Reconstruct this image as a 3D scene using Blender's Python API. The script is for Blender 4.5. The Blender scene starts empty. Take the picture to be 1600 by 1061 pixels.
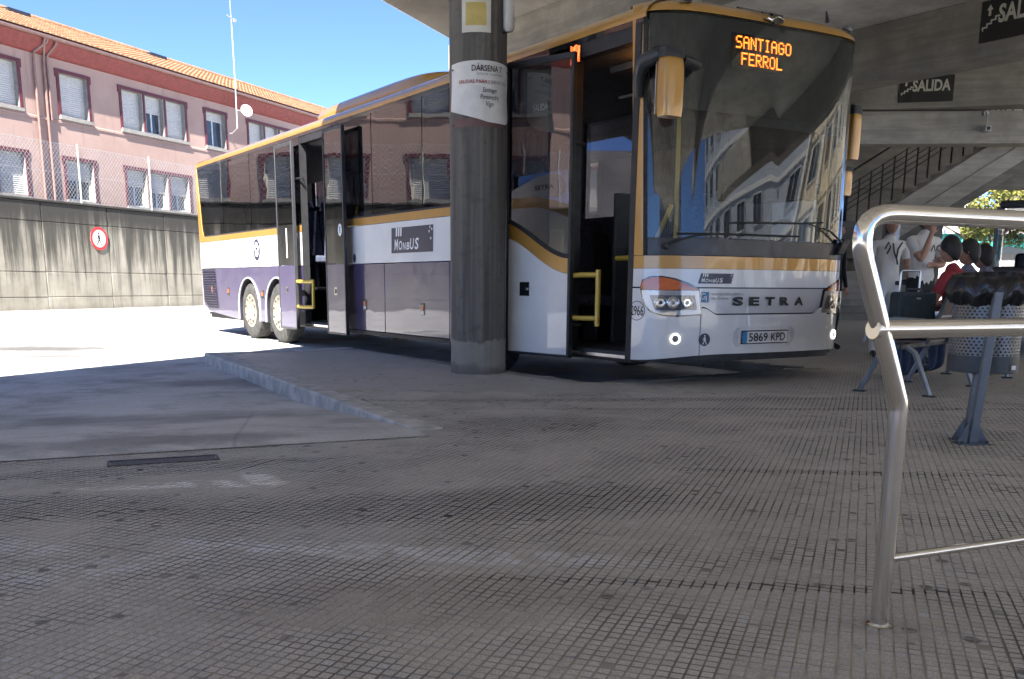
import bpy, bmesh, math, random
from mathutils import Vector, Matrix
random.seed(7)
SC = bpy.context.scene
COL = SC.collection
PI = math.pi
# ------------------------------------------------------------------ camera
FPX, PPX, PPY, HORIZ, ROLL, CAMH = 1450.0, 800.0, 740.0, 443.5, math.radians(.43), 0.90
PITCH = math.atan((PPY - HORIZ) / FPX)
cp, sp, cr, sr = math.cos(PITCH), math.sin(PITCH), math.cos(ROLL), math.sin(ROLL)
FWv = Vector((0, cp, -sp)); D0 = Vector((0, -sp, -cp)); R0 = Vector((1, 0, 0))
Uv = cr * R0 - sr * D0; Vv = sr * R0 + cr * D0
cam_d = bpy.data.cameras.new('camera'); cam = bpy.data.objects.new('camera', cam_d); COL.objects.link(cam)
m = Matrix.Identity(4)
for i in range(3):
    m[i][0] = Uv[i]; m[i][1] = -Vv[i]; m[i][2] = -FWv[i]
m[2][3] = CAMH
cam.matrix_world = m
cam_d.sensor_width = 36; cam_d.lens = FPX / 1600 * 36
cam_d.shift_y = (PPY - 530.5) / 1600
cam_d.clip_start = .05; cam_d.clip_end = 2000
SC.camera = cam
# ------------------------------------------------------------------ world, sun, exposure
SUN_EL = math.radians(44)
d3 = Vector((0.36910, 0.92939, 0)); n3 = Vector((0.92939, -0.36910, 0))     # along / towards the platform from the boundary wall
ang = math.radians(16)
sh = (-d3 * math.cos(ang) + n3 * math.sin(ang)).normalized()                # horizontal direction to the sun
sdir = Vector((sh.x * math.cos(SUN_EL), sh.y * math.cos(SUN_EL), math.sin(SUN_EL)))
w = bpy.data.worlds.new('World'); SC.world = w; w.use_nodes = True
nt = w.node_tree; bg = nt.nodes['Background']
sky = nt.nodes.new('ShaderNodeTexSky'); sky.sky_type = 'NISHITA'; sky.sun_disc = False
sky.sun_elevation = SUN_EL; sky.sun_rotation = math.atan2(sh.x, sh.y)
sky.air_density = .4; sky.dust_density = 0; sky.ozone_density = 5; sky.altitude = 2600
nt.links.new(sky.outputs[0], bg.inputs[0]); bg.inputs[1].default_value = .11
sl = bpy.data.lights.new('sun', 'SUN'); sl.energy = 4.7; sl.angle = math.radians(.53); sl.color = (1, .955, .88)
so = bpy.data.objects.new('sun', sl); COL.objects.link(so)
so.rotation_euler = sdir.to_track_quat('Z', 'Y').to_euler(); so.location = (0, -20, 30)
SC.view_settings.view_transform = 'Standard'; SC.view_settings.look = 'None'
SC.view_settings.exposure = 2.3; SC.view_settings.gamma = 1
SC.cycles.max_bounces = 8; SC.cycles.diffuse_bounces = 4; SC.cycles.glossy_bounces = 4
SC.cycles.transmission_bounces = 8; SC.cycles.transparent_max_bounces = 24
SC.cycles.caustics_reflective = False; SC.cycles.caustics_refractive = False
SC.cycles.sample_clamp_indirect = 8; SC.cycles.use_adaptive_sampling = True; SC.cycles.adaptive_threshold = .02

# ------------------------------------------------------------------ materials
class NM:
    def __init__(s, name, rough=.6, metal=0., coat=0., spec=.5):
        s.m = bpy.data.materials.new(name); s.m.use_nodes = True
        s.t = s.m.node_tree; s.N = s.t.nodes; s.L = s.t.links
        s.b = s.N['Principled BSDF']; s.out = s.N['Material Output']
        s.b.inputs['Roughness'].default_value = rough; s.b.inputs['Metallic'].default_value = metal
        s.b.inputs['Coat Weight'].default_value = coat; s.b.inputs['Coat Roughness'].default_value = .03
        s.b.inputs['Specular IOR Level'].default_value = spec
        s.g = None
    def pos(s):
        if s.g is None: s.g = s.N.new('ShaderNodeNewGeometry')
        return s.g.outputs['Position']
    def obj(s):
        return s.N.new('ShaderNodeTexCoord').outputs['Object']
    def set(s, sock, v):
        if isinstance(v, bpy.types.NodeSocket): s.L.new(v, sock)
        elif isinstance(v, (tuple, list)) and len(v) == 3 and sock.type == 'RGBA': sock.default_value = (*v, 1)
        else: sock.default_value = v
    def mapv(s, vec, scale=(1, 1, 1), rot=0., loc=(0, 0, 0)):
        n = s.N.new('ShaderNodeMapping'); s.L.new(vec, n.inputs[0])
        n.inputs['Scale'].default_value = scale; n.inputs['Rotation'].default_value = (0, 0, rot); n.inputs['Location'].default_value = loc
        return n.outputs[0]
    def noise(s, vec, scale, detail=4, rough=.6, dist=0):
        n = s.N.new('ShaderNodeTexNoise'); s.L.new(vec, n.inputs['Vector'])
        n.inputs['Scale'].default_value = scale; n.inputs['Detail'].default_value = detail
        n.inputs['Roughness'].default_value = rough; n.inputs['Distortion'].default_value = dist
        return n.outputs['Fac']
    def vor(s, vec, scale, out='Distance', feat='F1'):
        n = s.N.new('ShaderNodeTexVoronoi'); n.feature = feat; s.L.new(vec, n.inputs['Vector']); n.inputs['Scale'].default_value = scale
        return n.outputs[out]
    def ramp(s, fac, lo, hi, a=0., b=1.):
        n = s.N.new('ShaderNodeMapRange'); s.set(n.inputs[0], fac); n.interpolation_type = 'SMOOTHSTEP'
        n.inputs[1].default_value = lo; n.inputs[2].default_value = hi; n.inputs[3].default_value = a; n.inputs[4].default_value = b
        return n.outputs[0]
    def math(s, op, a, b=0.):
        n = s.N.new('ShaderNodeMath'); n.operation = op; s.set(n.inputs[0], a); s.set(n.inputs[1], b); return n.outputs[0]
    def mix(s, f, a, b, mode='MIX'):
        n = s.N.new('ShaderNodeMix'); n.data_type = 'RGBA'; n.blend_type = mode
        s.set(n.inputs[0], f); s.set(n.inputs[6], a); s.set(n.inputs[7], b); return n.outputs[2]
    def sep(s, vec):
        n = s.N.new('ShaderNodeSeparateXYZ'); s.L.new(vec, n.inputs[0]); return n.outputs
    def ell(s, cx, cy, rot, rx, ry, lo=.6, hi=1.2, dist=.35, dsc=3.):
        """soft ellipse mask at a world point, ragged by noise"""
        n3_ = s.N.new('ShaderNodeMapping'); n3_.vector_type = 'TEXTURE'; s.L.new(s.pos(), n3_.inputs[0])
        n3_.inputs['Location'].default_value = (cx, cy, 0); n3_.inputs['Rotation'].default_value = (0, 0, rot); n3_.inputs['Scale'].default_value = (rx, ry, 1e4)
        ln = s.N.new('ShaderNodeVectorMath'); ln.operation = 'LENGTH'; s.L.new(n3_.outputs[0], ln.inputs[0])
        if not hasattr(s, 'nzc'): s.nzc = s.math('SUBTRACT', s.noise(s.pos(), dsc, 4), .5)
        nz = s.math('MULTIPLY', s.nzc, dist * 2)
        return s.ramp(s.math('ADD', ln.outputs['Value'], nz), lo, hi, 1., 0.)
    def color(s, c): s.set(s.b.inputs['Base Color'], c); return s
    def rough(s, r): s.set(s.b.inputs['Roughness'], r); return s
    def bump(s, h, strength=.3, dist=.01):
        n = s.N.new('ShaderNodeBump'); s.L.new(h, n.inputs['Height']); n.inputs['Strength'].default_value = strength; n.inputs['Distance'].default_value = dist
        s.L.new(n.outputs[0], s.b.inputs['Normal']); return s

def plain(name, c, rough=.6, metal=0., coat=0., var=.12, sc=6., bump=0., spec=.5, world=False):
    k = NM(name, rough, metal, coat, spec)
    v = k.pos() if world else k.obj()
    f = k.noise(v, sc, 3)
    d = tuple(max(0, x * (1 - var)) for x in c); e = tuple(min(1, x * (1 + var)) for x in c)
    k.color(k.mix(k.ramp(f, .3, .7), d, e))
    if not coat and metal < .5:
        k.rough(k.ramp(k.noise(v, sc * 2.3, 2), .3, .7, max(0, rough - .08), min(1, rough + .08)))
    if bump: k.bump(k.noise(v, sc * 8, 3), bump, .01)
    return k.m

M = {}
def concrete(name, c, board=True, stain=.5, lichen=0.):
    k = NM(name, .85)
    p = k.obj()
    big = k.noise(p, .8, 4, .65); fine = k.noise(p, 14, 4, .7)
    lo = tuple(x * (.62) for x in c); hi = tuple(min(1, x * 1.18) for x in c)
    col = k.mix(k.ramp(big, .3, .72), lo, hi)
    if board:
        st = k.noise(k.mapv(p, (.5, .5, 9)), 1.3, 4, .6)
        col = k.mix(k.math('MULTIPLY', k.ramp(st, .42, .62), .45), col, tuple(x * .55 for x in c))
    col = k.mix(k.math('MULTIPLY', k.ramp(fine, .55, .75), .35), col, tuple(x * .5 for x in c))
    holes = k.vor(p, 5.5)
    col = k.mix(k.math('MULTIPLY', k.ramp(holes, .03, .06, 1, 0), .7), col, tuple(x * .3 for x in c))
    k.color(col); k.bump(fine, .35, .012)
    return k.m
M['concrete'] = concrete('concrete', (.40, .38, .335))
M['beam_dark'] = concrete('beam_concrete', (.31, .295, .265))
M['soffit'] = concrete('painted_soffit', (.80, .78, .73), board=False)
M['soffit2'] = M['concrete']

def streaked():
    k = NM('weathered_wall', .9)
    p = k.pos()
    q = k.N.new('ShaderNodeVectorMath'); q.operation = 'DOT_PRODUCT'; k.L.new(p, q.inputs[0]); q.inputs[1].default_value = d3
    z = k.sep(p)[2]
    cb = k.N.new('ShaderNodeCombineXYZ'); k.L.new(q.outputs['Value'], cb.inputs[0]); k.L.new(z, cb.inputs[2])
    v = cb.outputs[0]
    base = k.mix(k.ramp(k.noise(v, .9, 6), .3, .7), (.22, .20, .16), (.33, .305, .25))
    run = k.noise(k.mapv(v, (3.2, 1, .16)), 1.0, 6, .7)
    run2 = k.noise(k.mapv(v, (9, 1, .3)), 1.0, 5, .7)
    zz = k.ramp(z, .2, 3.4)
    soot = k.math('MULTIPLY', k.ramp(k.math('ADD', run, k.math('MULTIPLY', zz, .22)), .50, .74), .9)
    col = k.mix(soot, base, (.035, .033, .028))
    col = k.mix(k.math('MULTIPLY', k.ramp(run2, .52, .72), .55), col, (.06, .056, .047))
    top = k.math('MULTIPLY', k.ramp(k.math('ADD', z, k.math('MULTIPLY', k.noise(k.mapv(v, (2, 1, .5)), 2, 5), 1.2)), 3.1, 3.9), .92)
    col = k.mix(top, col, (.03, .028, .024))
    low = k.ramp(k.math('ADD', z, k.math('MULTIPLY', k.noise(v, 2.5, 4), .35)), -.05, .32, .6, 0.)
    col = k.mix(low, col, (.12, .11, .09))
    k.color(col); k.bump(k.noise(v, 22, 5), .4, .01)
    return k.m
M['streaked'] = streaked()

PITCH_T = .2 / 6
def paving(name, flat):
    k = NM(name, .8)
    p = k.pos()
    big = k.noise(p, .7, 4); fine = k.noise(p, 170, 2, .7); med = k.noise(p, 9, 3)
    col = k.mix(k.ramp(big, .3, .7), (.49, .462, .42), (.59, .56, .515))
    col = k.mix(k.math('MULTIPLY', k.ramp(med, .45, .7), .35), col, (.33, .30, .26))
    cell = k.N.new('ShaderNodeTexWhiteNoise'); cell.noise_dimensions = '3D'
    fl = k.N.new('ShaderNodeVectorMath'); fl.operation = 'FLOOR'
    k.L.new(k.mapv(p, (1 / PITCH_T, 1 / PITCH_T, 0), -PAVE_A), fl.inputs[0]); k.L.new(fl.outputs[0], cell.inputs[0])
    cv = cell.outputs['Value']
    col = k.mix(k.math('MULTIPLY', cv, .22), col, (.31, .287, .255))
    tc = k.N.new('ShaderNodeTexWhiteNoise'); tc.noise_dimensions = '3D'; tf = k.N.new('ShaderNodeVectorMath'); tf.operation = 'FLOOR'
    k.L.new(k.mapv(p, (5, 5, 0), -PAVE_A), tf.inputs[0]); k.L.new(tf.outputs[0], tc.inputs[0])
    col = k.mix(k.math('MULTIPLY', tc.outputs['Value'], .25), col, (.30, .275, .245))
    wl_ = k.ramp(big, .42, .6, 1., .2)
    col = k.mix(k.math('MULTIPLY', k.ramp(cv, .965, .985, 0, .55), wl_), col, (.55, .57, .60))
    col = k.mix(k.ramp(fine, .38, .62, .42, 0.), col, (.14, .13, .115))
    col = k.mix(k.ramp(fine, .55, .75, 0., .30), col, (.62, .60, .57))
    brk = k.ramp(med, .40, .58)
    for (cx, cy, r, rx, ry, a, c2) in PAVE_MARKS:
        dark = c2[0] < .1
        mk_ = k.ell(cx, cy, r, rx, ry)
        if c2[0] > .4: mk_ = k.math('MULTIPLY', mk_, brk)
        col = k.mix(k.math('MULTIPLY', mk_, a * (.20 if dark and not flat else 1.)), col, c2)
    gum = k.vor(k.mapv(p, (1, 1, 0)), 7.5)
    gsel = k.ramp(k.noise(p, 1.1, 2), .42, .6)
    col = k.mix(k.math('MULTIPLY', k.math('MULTIPLY', k.ramp(k.math('ADD', gum, k.math('MULTIPLY', med, .12)), .19, .26, 1, 0), gsel), .8), col, (.045, .042, .04))
    if flat:
        fr = k.N.new('ShaderNodeVectorMath'); fr.operation = 'FRACTION'; k.L.new(k.mapv(p, (1 / PITCH_T, 1 / PITCH_T, 0), -PAVE_A), fr.inputs[0])
        x, y, _ = k.sep(fr.outputs[0])
        g = k.math('MAXIMUM', k.ramp(k.math('ABSOLUTE', k.math('SUBTRACT', x, .5)), .40, .45), k.ramp(k.math('ABSOLUTE', k.math('SUBTRACT', y, .5)), .40, .45))
        col = k.mix(k.math('MULTIPLY', g, .7), col, (.14, .13, .115))
    k.color(col); k.rough(k.ramp(big, .3, .7, .5, .75))
    return k.m
def groove():
    k = NM('groove_dirt', .95); p = k.pos(); f = k.noise(p, 1.6, 3)
    col = k.mix(k.ramp(f, .38, .62), (.19, .175, .152), (.44, .405, .355))
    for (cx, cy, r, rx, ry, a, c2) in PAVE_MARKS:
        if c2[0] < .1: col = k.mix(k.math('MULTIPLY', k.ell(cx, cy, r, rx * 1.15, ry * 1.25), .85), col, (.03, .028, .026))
    k.color(col); return k.m
PAVE_A = math.radians(-20.5)        # grid turned clockwise from +Y
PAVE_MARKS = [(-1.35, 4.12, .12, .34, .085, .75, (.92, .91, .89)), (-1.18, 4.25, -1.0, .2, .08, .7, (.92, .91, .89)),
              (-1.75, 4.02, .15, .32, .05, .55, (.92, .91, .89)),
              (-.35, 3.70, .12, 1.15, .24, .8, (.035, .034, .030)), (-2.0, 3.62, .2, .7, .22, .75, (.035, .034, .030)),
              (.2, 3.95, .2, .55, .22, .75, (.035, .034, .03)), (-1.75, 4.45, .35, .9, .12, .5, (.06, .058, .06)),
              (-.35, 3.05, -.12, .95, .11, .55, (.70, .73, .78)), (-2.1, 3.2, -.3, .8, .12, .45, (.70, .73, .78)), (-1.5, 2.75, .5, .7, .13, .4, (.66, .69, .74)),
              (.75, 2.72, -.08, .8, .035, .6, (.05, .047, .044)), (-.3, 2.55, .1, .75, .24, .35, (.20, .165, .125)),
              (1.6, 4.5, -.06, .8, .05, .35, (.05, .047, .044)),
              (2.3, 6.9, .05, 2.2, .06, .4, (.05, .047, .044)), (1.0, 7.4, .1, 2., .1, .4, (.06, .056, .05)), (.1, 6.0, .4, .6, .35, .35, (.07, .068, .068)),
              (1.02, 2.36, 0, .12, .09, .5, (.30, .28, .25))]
M['pave'] = paving('paving_tile', False); M['pave_flat'] = paving('paving_far', True)
M['groove'] = groove()
def asphalt():
    k = NM('forecourt_concrete', .85)
    p = k.pos()
    col = k.mix(k.ramp(k.noise(p, .5, 6, .65), .3, .7), (.44, .43, .41), (.60, .59, .57))
    col = k.mix(k.math('MULTIPLY', k.ramp(k.noise(p, 45, 4, .7), .5, .7), .4), col, (.16, .155, .15))
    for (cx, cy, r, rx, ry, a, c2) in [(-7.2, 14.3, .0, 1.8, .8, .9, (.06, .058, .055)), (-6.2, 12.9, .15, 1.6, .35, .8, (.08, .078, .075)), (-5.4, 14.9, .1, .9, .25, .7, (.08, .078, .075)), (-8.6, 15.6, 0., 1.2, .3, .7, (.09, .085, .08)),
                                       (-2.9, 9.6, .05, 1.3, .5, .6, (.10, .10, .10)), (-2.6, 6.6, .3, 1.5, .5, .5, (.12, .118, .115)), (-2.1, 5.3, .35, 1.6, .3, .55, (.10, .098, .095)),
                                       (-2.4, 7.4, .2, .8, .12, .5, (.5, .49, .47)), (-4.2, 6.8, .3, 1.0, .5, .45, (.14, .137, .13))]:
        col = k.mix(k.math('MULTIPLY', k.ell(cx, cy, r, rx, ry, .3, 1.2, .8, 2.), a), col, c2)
    mot = k.noise(p, 1.3, 5, .7)
    col = k.mix(k.ramp(mot, .46, .66, 0, .55), col, (.20, .195, .19))
    crack = k.vor(p, .35, feat='DISTANCE_TO_EDGE')
    col = k.mix(k.math('MULTIPLY', k.ramp(crack, .0, .006, 1, 0), .25), col, (.08, .075, .07))
    k.color(col); k.bump(k.noise(p, 60, 4, .7), .35, .006)
    return k.m
M['road'] = asphalt()
M['kerb'] = plain('kerb_stone', (.42, .41, .385), .85, var=.22, sc=7, bump=.35)

# ------------------------------------------------------------------ mesh helpers
class MB:
    def __init__(s): s.v = []; s.f = []
    def add(s, vs, fs):
        o = len(s.v); s.v += [tuple(x) for x in vs]; s.f += [tuple(i + o for i in f) for f in fs]; return s
    def box(s, x0, x1, y0, y1, z0, z1):
        return s.add([(x0, y0, z0), (x1, y0, z0), (x1, y1, z0), (x0, y1, z0), (x0, y0, z1), (x1, y0, z1), (x1, y1, z1), (x0, y1, z1)],
                     [(0, 3, 2, 1), (4, 5, 6, 7), (0, 1, 5, 4), (1, 2, 6, 5), (2, 3, 7, 6), (3, 0, 4, 7)])
    def obox(s, c, ax, ay, az, hx, hy, hz):
        c = Vector(c); ax, ay, az = (Vector(a).normalized() for a in (ax, ay, az)); vs = []
        for k in (-1, 1):
            for (i, j) in ((-1, -1), (1, -1), (1, 1), (-1, 1)): vs.append(c + ax * hx * i + ay * hy * j + az * hz * k)
        return s.add(vs, [(0, 3, 2, 1), (4, 5, 6, 7), (0, 1, 5, 4), (1, 2, 6, 5), (2, 3, 7, 6), (3, 0, 4, 7)])
    def prism(s, poly, fn, d0, d1):
        n = len(poly)
        vs = [fn(a, b, d0) for a, b in poly] + [fn(a, b, d1) for a, b in poly]
        fs = [tuple(range(n)), tuple(range(2 * n - 1, n - 1, -1))] + [(i, (i + 1) % n, (i + 1) % n + n, i + n) for i in range(n)]
        return s.add(vs, fs)
    def tube(s, path, r, n=8, closed=False, caps=True):
        P = [Vector(p) for p in path]; rs = r if isinstance(r, (list, tuple)) else [r] * len(P)
        m_ = len(P); vs = []; prev = None
        for i in range(m_):
            if closed: t = (P[(i + 1) % m_] - P[i - 1])
            else: t = P[min(i + 1, m_ - 1)] - P[max(i - 1, 0)]
            t.normalize()
            if prev is None:
                u = t.orthogonal().normalized()
            else:
                u = prev - t * prev.dot(t)
                u = u.normalized() if u.length > 1e-6 else t.orthogonal().normalized()
            prev = u; v = t.cross(u)
            for k in range(n):
                a = 2 * PI * k / n; vs.append(P[i] + (u * math.cos(a) + v * math.sin(a)) * rs[i])
        fs = []
        for i in range(m_ if closed else m_ - 1):
            j = (i + 1) % m_
            for k in range(n): fs.append((i * n + k, i * n + (k + 1) % n, j * n + (k + 1) % n, j * n + k))
        if caps and not closed: fs += [tuple(range(n - 1, -1, -1)), tuple(range((m_ - 1) * n, m_ * n))]
        return s.add(vs, fs)
    def lathe(s, prof, c, ax=(0, 0, 1), n=24, caps=True):
        c = Vector(c); ax = Vector(ax).normalized(); u = ax.orthogonal().normalized(); v = ax.cross(u); vs = []
        for (r, h) in prof:
            for k in range(n):
                a = 2 * PI * k / n; vs.append(c + ax * h + (u * math.cos(a) + v * math.sin(a)) * max(r, 1e-4))
        fs = [(i * n + k, i * n + (k + 1) % n, (i + 1) * n + (k + 1) % n, (i + 1) * n + k) for i in range(len(prof) - 1) for k in range(n)]
        if caps: fs += [tuple(range(n - 1, -1, -1)), tuple(range((len(prof) - 1) * n, len(prof) * n))]
        return s.add(vs, fs)
    def grid(s, fn, nu, nv):
        vs = [fn(i / nu, j / nv) for j in range(nv + 1) for i in range(nu + 1)]
        fs = [(j * (nu + 1) + i, j * (nu + 1) + i + 1, (j + 1) * (nu + 1) + i + 1, (j + 1) * (nu + 1) + i) for j in range(nv) for i in range(nu)]
        return s.add(vs, fs)
    def shell(s, fn, nu, nv, off):
        """closed slab: fn(u,v,depth) sampled at depth 0 and off"""
        A = [fn(i / nu, j / nv, 0) for j in range(nv + 1) for i in range(nu + 1)]
        Bq = [fn(i / nu, j / nv, off) for j in range(nv + 1) for i in range(nu + 1)]
        N = len(A); q = lambda i, j: j * (nu + 1) + i
        fs = [(q(i, j), q(i + 1, j), q(i + 1, j + 1), q(i, j + 1)) for j in range(nv) for i in range(nu)]
        fs += [(q(i, j) + N, q(i, j + 1) + N, q(i + 1, j + 1) + N, q(i + 1, j) + N) for j in range(nv) for i in range(nu)]
        for i in range(nu):
            fs += [(q(i, 0), q(i, 0) + N, q(i + 1, 0) + N, q(i + 1, 0)), (q(i, nv), q(i + 1, nv), q(i + 1, nv) + N, q(i, nv) + N)]
        for j in range(nv):
            fs += [(q(0, j), q(0, j + 1), q(0, j + 1) + N, q(0, j) + N), (q(nu, j), q(nu, j) + N, q(nu, j + 1) + N, q(nu, j + 1))]
        return s.add(A + Bq, fs)
    def mesh(s, name, mat, smooth=30, recalc=True):
        me = bpy.data.meshes.new(name); me.from_pydata(s.v, [], s.f)
        if recalc:
            bm = bmesh.new(); bm.from_mesh(me); bmesh.ops.recalc_face_normals(bm, faces=bm.faces); bm.to_mesh(me); bm.free()
        for x in (mat if isinstance(mat, (list, tuple)) else [mat]): me.materials.append(M[x] if isinstance(x, str) else x)
        if smooth:
            me.polygons.foreach_set('use_smooth', [True] * len(me.polygons)); me.set_sharp_from_angle(angle=math.radians(smooth))
        me.update(); return me
    def build(s, name, mat, parent=None, smooth=30, bevel=0., recalc=True, seg=2):
        o = bpy.data.objects.new(name, s.mesh(name, mat, smooth, recalc)); COL.objects.link(o)
        if parent: o.parent = parent
        if bevel:
            b = o.modifiers.new('bevel', 'BEVEL'); b.width = bevel; b.segments = seg; b.limit_method = 'ANGLE'; b.angle_limit = math.radians(40); b.harden_normals = False
        return o
def tag(o, label, cat, group=None):
    o['label'] = label; o['category'] = cat
    if group: o['group'] = group
    return o
def struct(o): o['kind'] = 'structure'; return o
def stuff(o): o['kind'] = 'stuff'; return o
def empty(name, loc=(0, 0, 0), rz=0., label=None, cat=None, group=None):
    o = bpy.data.objects.new(name, None); COL.objects.link(o); o.location = loc; o.rotation_euler = (0, 0, rz); o.empty_display_size = .2
    if label: tag(o, label, cat, group)
    return o
def inst(src, parent, loc=(0, 0, 0), rz=0.):
    c = src.copy(); COL.objects.link(c); c.parent = parent; c.location = loc; c.rotation_euler = (0, 0, rz); return c
def copy_tree(o, parent=None):
    c = o.copy(); COL.objects.link(c); c.parent = parent
    for ch in [x for x in o.children]: copy_tree(ch, c)
    return c
_tc = {}
def text_geo(txt, size=1., shear=0., bold=0.):
    """flat lettering outline -> (verts2d, faces, width), baseline at 0, cap height about .7*size"""
    key = (txt, size, shear, bold)
    if key in _tc: return _tc[key]
    cu = bpy.data.curves.new('lettering', 'FONT'); cu.body = txt; cu.size = size; cu.shear = shear; cu.offset = bold; cu.resolution_u = 3
    o = bpy.data.objects.new('lettering', cu); COL.objects.link(o)
    bpy.context.view_layer.update()
    me = o.evaluated_get(bpy.context.evaluated_depsgraph_get()).to_mesh()
    vs = [(v.co.x, v.co.y) for v in me.vertices]; fs = [tuple(p.vertices) for p in me.polygons]
    bpy.data.objects.remove(o); bpy.data.curves.remove(cu)
    x0 = min((x for x, _ in vs), default=0); x1 = max((x for x, _ in vs), default=0)
    _tc[key] = ([(x - x0, y) for x, y in vs], fs, x1 - x0); return _tc[key]
def put_text(mb, txt, fn, width=None, height=None, x=0., y=0., shear=0., bold=0., align='L'):
    """height = cap height; width optional stretch; fn(a,b)->xyz"""
    vs, fs, wd = text_geo(txt, 1., shear, bold)
    hh = max(q for _, q in text_geo('H', 1., 0, bold)[0])
    sy = height / hh; sx = sy if width is None else width / wd
    x0 = x if align == 'L' else x - wd * sx / 2
    mb.add([fn(x0 + a * sx, y + b * sy) for a, b in vs], fs); return wd * sx
# ------------------------------------------------------------------ ground, bays, platform
ROAD = -0.12
KA = Vector((-3.53, 11.15, 0)); KB = Vector((-.49, 5.50, 0))            # kerb of the neighbouring bay
TL = Vector((-9.5, 1.60, 0)); TR = Vector((-.49, 5.50, 0))              # line where bay surface meets the tiles
P0 = Vector((1.0844, 8.6, ROAD)); RR = Vector((-.56295, .82649, 0)); LAT = Vector((.82649, .56295, 0))
def BW(s, t, z=0.): return P0 + RR * s + LAT * t + Vector((0, 0, z))
BT0, BT1, BS0 = -.27, 2.95, .25
g = MB(); g.add([(-900, -900, ROAD - .006), (900, -900, ROAD - .006), (900, 900, ROAD - .006), (-900, 900, ROAD - .006)], [(0, 1, 2, 3)])
struct(g.build('ground', 'road', smooth=0, recalc=False))
def side_of(p, a, b): return (b.x - a.x) * (p.y - a.y) - (b.y - a.y) * (p.x - a.x)
tipL = Vector((-3.95, 11.93, 0)); tipR = Vector((-2.95, 12.5, 0)); bayE = BW(5.75, BT0)
def on_platform(p):
    q = p - P0; s = q.dot(RR); t = q.dot(LAT)
    if BT0 < t < BT1 and s > BS0: return False
    if t >= BT1: return p.dot(n3) > -7.6
    if t <= BT0 and s > -1.2:
        # island beside the bus: right of kerb line, nearer than the tip
        if side_of(p, KA, KB) < .9: return side_of(p, TL, TR) < 2.6
        return side_of(p, tipL, tipR) < 0 and side_of(p, tipR, Vector((bayE.x, bayE.y, 0))) < 0
    if side_of(p, KA, KB) < .9 and side_of(p, TL, TR) > 2.6: return False
    return True
# sloping bay surface left of the kerb (rises to meet the tiles)
def bay_pt(u, v):
    bk = Vector((.385, -.92, 0)) * .0
    a = (TL + bk).lerp(TR + bk + Vector((.3, 0, 0)) * 0, u); f = (v ** 1.0)
    e = Vector((-14, 9.0, 0)).lerp(KA + (KA - KB) * .18, u)
    p = a.lerp(e, f); z = .004 + (ROAD - .008) * min(1, max(0, f - .045) * 3.0)
    return (p.x, p.y, z)
b = MB(); b.grid(bay_pt, 12, 44); struct(b.build('bus_bay', 'road', smooth=60))
plat = empty('platform'); struct(plat)
# body of the platform under the tiles (dirt in the grooves)
A_ = d3; cell = .20
ca, sa = math.cos(PAVE_A), math.sin(PAVE_A)
def gw(i, j, x=0., y=0.):
    X = i * cell + x; Y = j * cell + y
    return Vector((X * ca - Y * sa, X * sa + Y * ca, 0))
def proj_px(p):
    d = Vector(p) - Vector((0, 0, CAMH)); zc = d.dot(FWv)
    if zc < .1: return None
    return (PPX + FPX * d.dot(Uv) / zc, PPY + FPX * d.dot(Vv) / zc)
near = []; farq = MB(); bed = MB()
for i in range(-90, 165):
    for j in range(-82, 190):
        c = gw(i, j, cell / 2, cell / 2)
        a_, b_ = c.dot(d3), c.dot(n3)
        if not (-13 < a_ < 33 and -11 < b_ < 12): continue
        if not on_platform(c): continue
        px = proj_px(c)
        vis = px and -120 < px[0] < 1720 and 500 < px[1] < 1150
        if vis and c.y < 7.9: near.append((c.y, i, j))
        else:
            q = [gw(i, j), gw(i, j, cell), gw(i, j, cell, cell), gw(i, j, 0, cell)]
            farq.add([(v.x, v.y, 0) for v in q], [(0, 1, 2, 3)])
        q = [gw(i, j), gw(i, j, cell), gw(i, j, cell, cell), gw(i, j, 0, cell)]
        bed.add([(v.x, v.y, -.0035) for v in q], [(0, 1, 2, 3)])
def tile_mesh(seed):
    r = random.Random(seed); t = MB(); n = 6; p = cell / n
    for a in range(n):
        for c in range(n):
            x = -cell / 2 + a * p; y = -cell / 2 + c * p; g0 = .0011 + (.0009 if a == 0 else 0); g1 = .0014 + (.0010 if c == 0 else 0)
            h = r.uniform(-.0010, .0004) - (r.random() < .035) * .0025; k = .0017
            jx = r.uniform(-.0006, .0006)
            x0, x1, y0, y1 = x + g0 + jx, x + p - .0011 + jx, y + g1, y + p - .0014
            t.add([(x0, y0, -.007), (x1, y0, -.007), (x1, y1, -.007), (x0, y1, -.007), (x0 + k, y0 + k, h), (x1 - k, y0 + k, h), (x1 - k, y1 - k, h), (x0 + k, y1 - k, h)],
                  [(4, 5, 6, 7), (0, 1, 5, 4), (1, 2, 6, 5), (2, 3, 7, 6), (3, 0, 4, 7)])
    return t
near.sort()
TM = [tile_mesh(k) for k in range(5)]
TMe = [t.mesh('paving_tile', ['pave', 'groove'], smooth=0, recalc=False) for t in TM]
for me in TMe: me.polygons.foreach_set('material_index', [0 if i % 5 == 0 else 1 for i in range(len(me.polygons))])
field = MB()
for k, (yy, i, j) in enumerate(near):
    c = gw(i, j, cell / 2, cell / 2); r = random.Random(i * 991 + j); v = r.randrange(5); q = r.randrange(4) * PI / 2
    dz = r.uniform(-.0012, .0008)
    if k < 300:
        o = bpy.data.objects.new('paving_tile', TMe[v]); COL.objects.link(o); o.parent = plat; o.location = (c.x, c.y, dz); o.rotation_euler = (0, 0, PAVE_A + q)
    else:
        cc, ss = math.cos(PAVE_A + q), math.sin(PAVE_A + q)
        field.add([(c.x + x * cc - y * ss, c.y + x * ss + y * cc, z + dz) for x, y, z in TM[v].v], TM[v].f)
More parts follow.
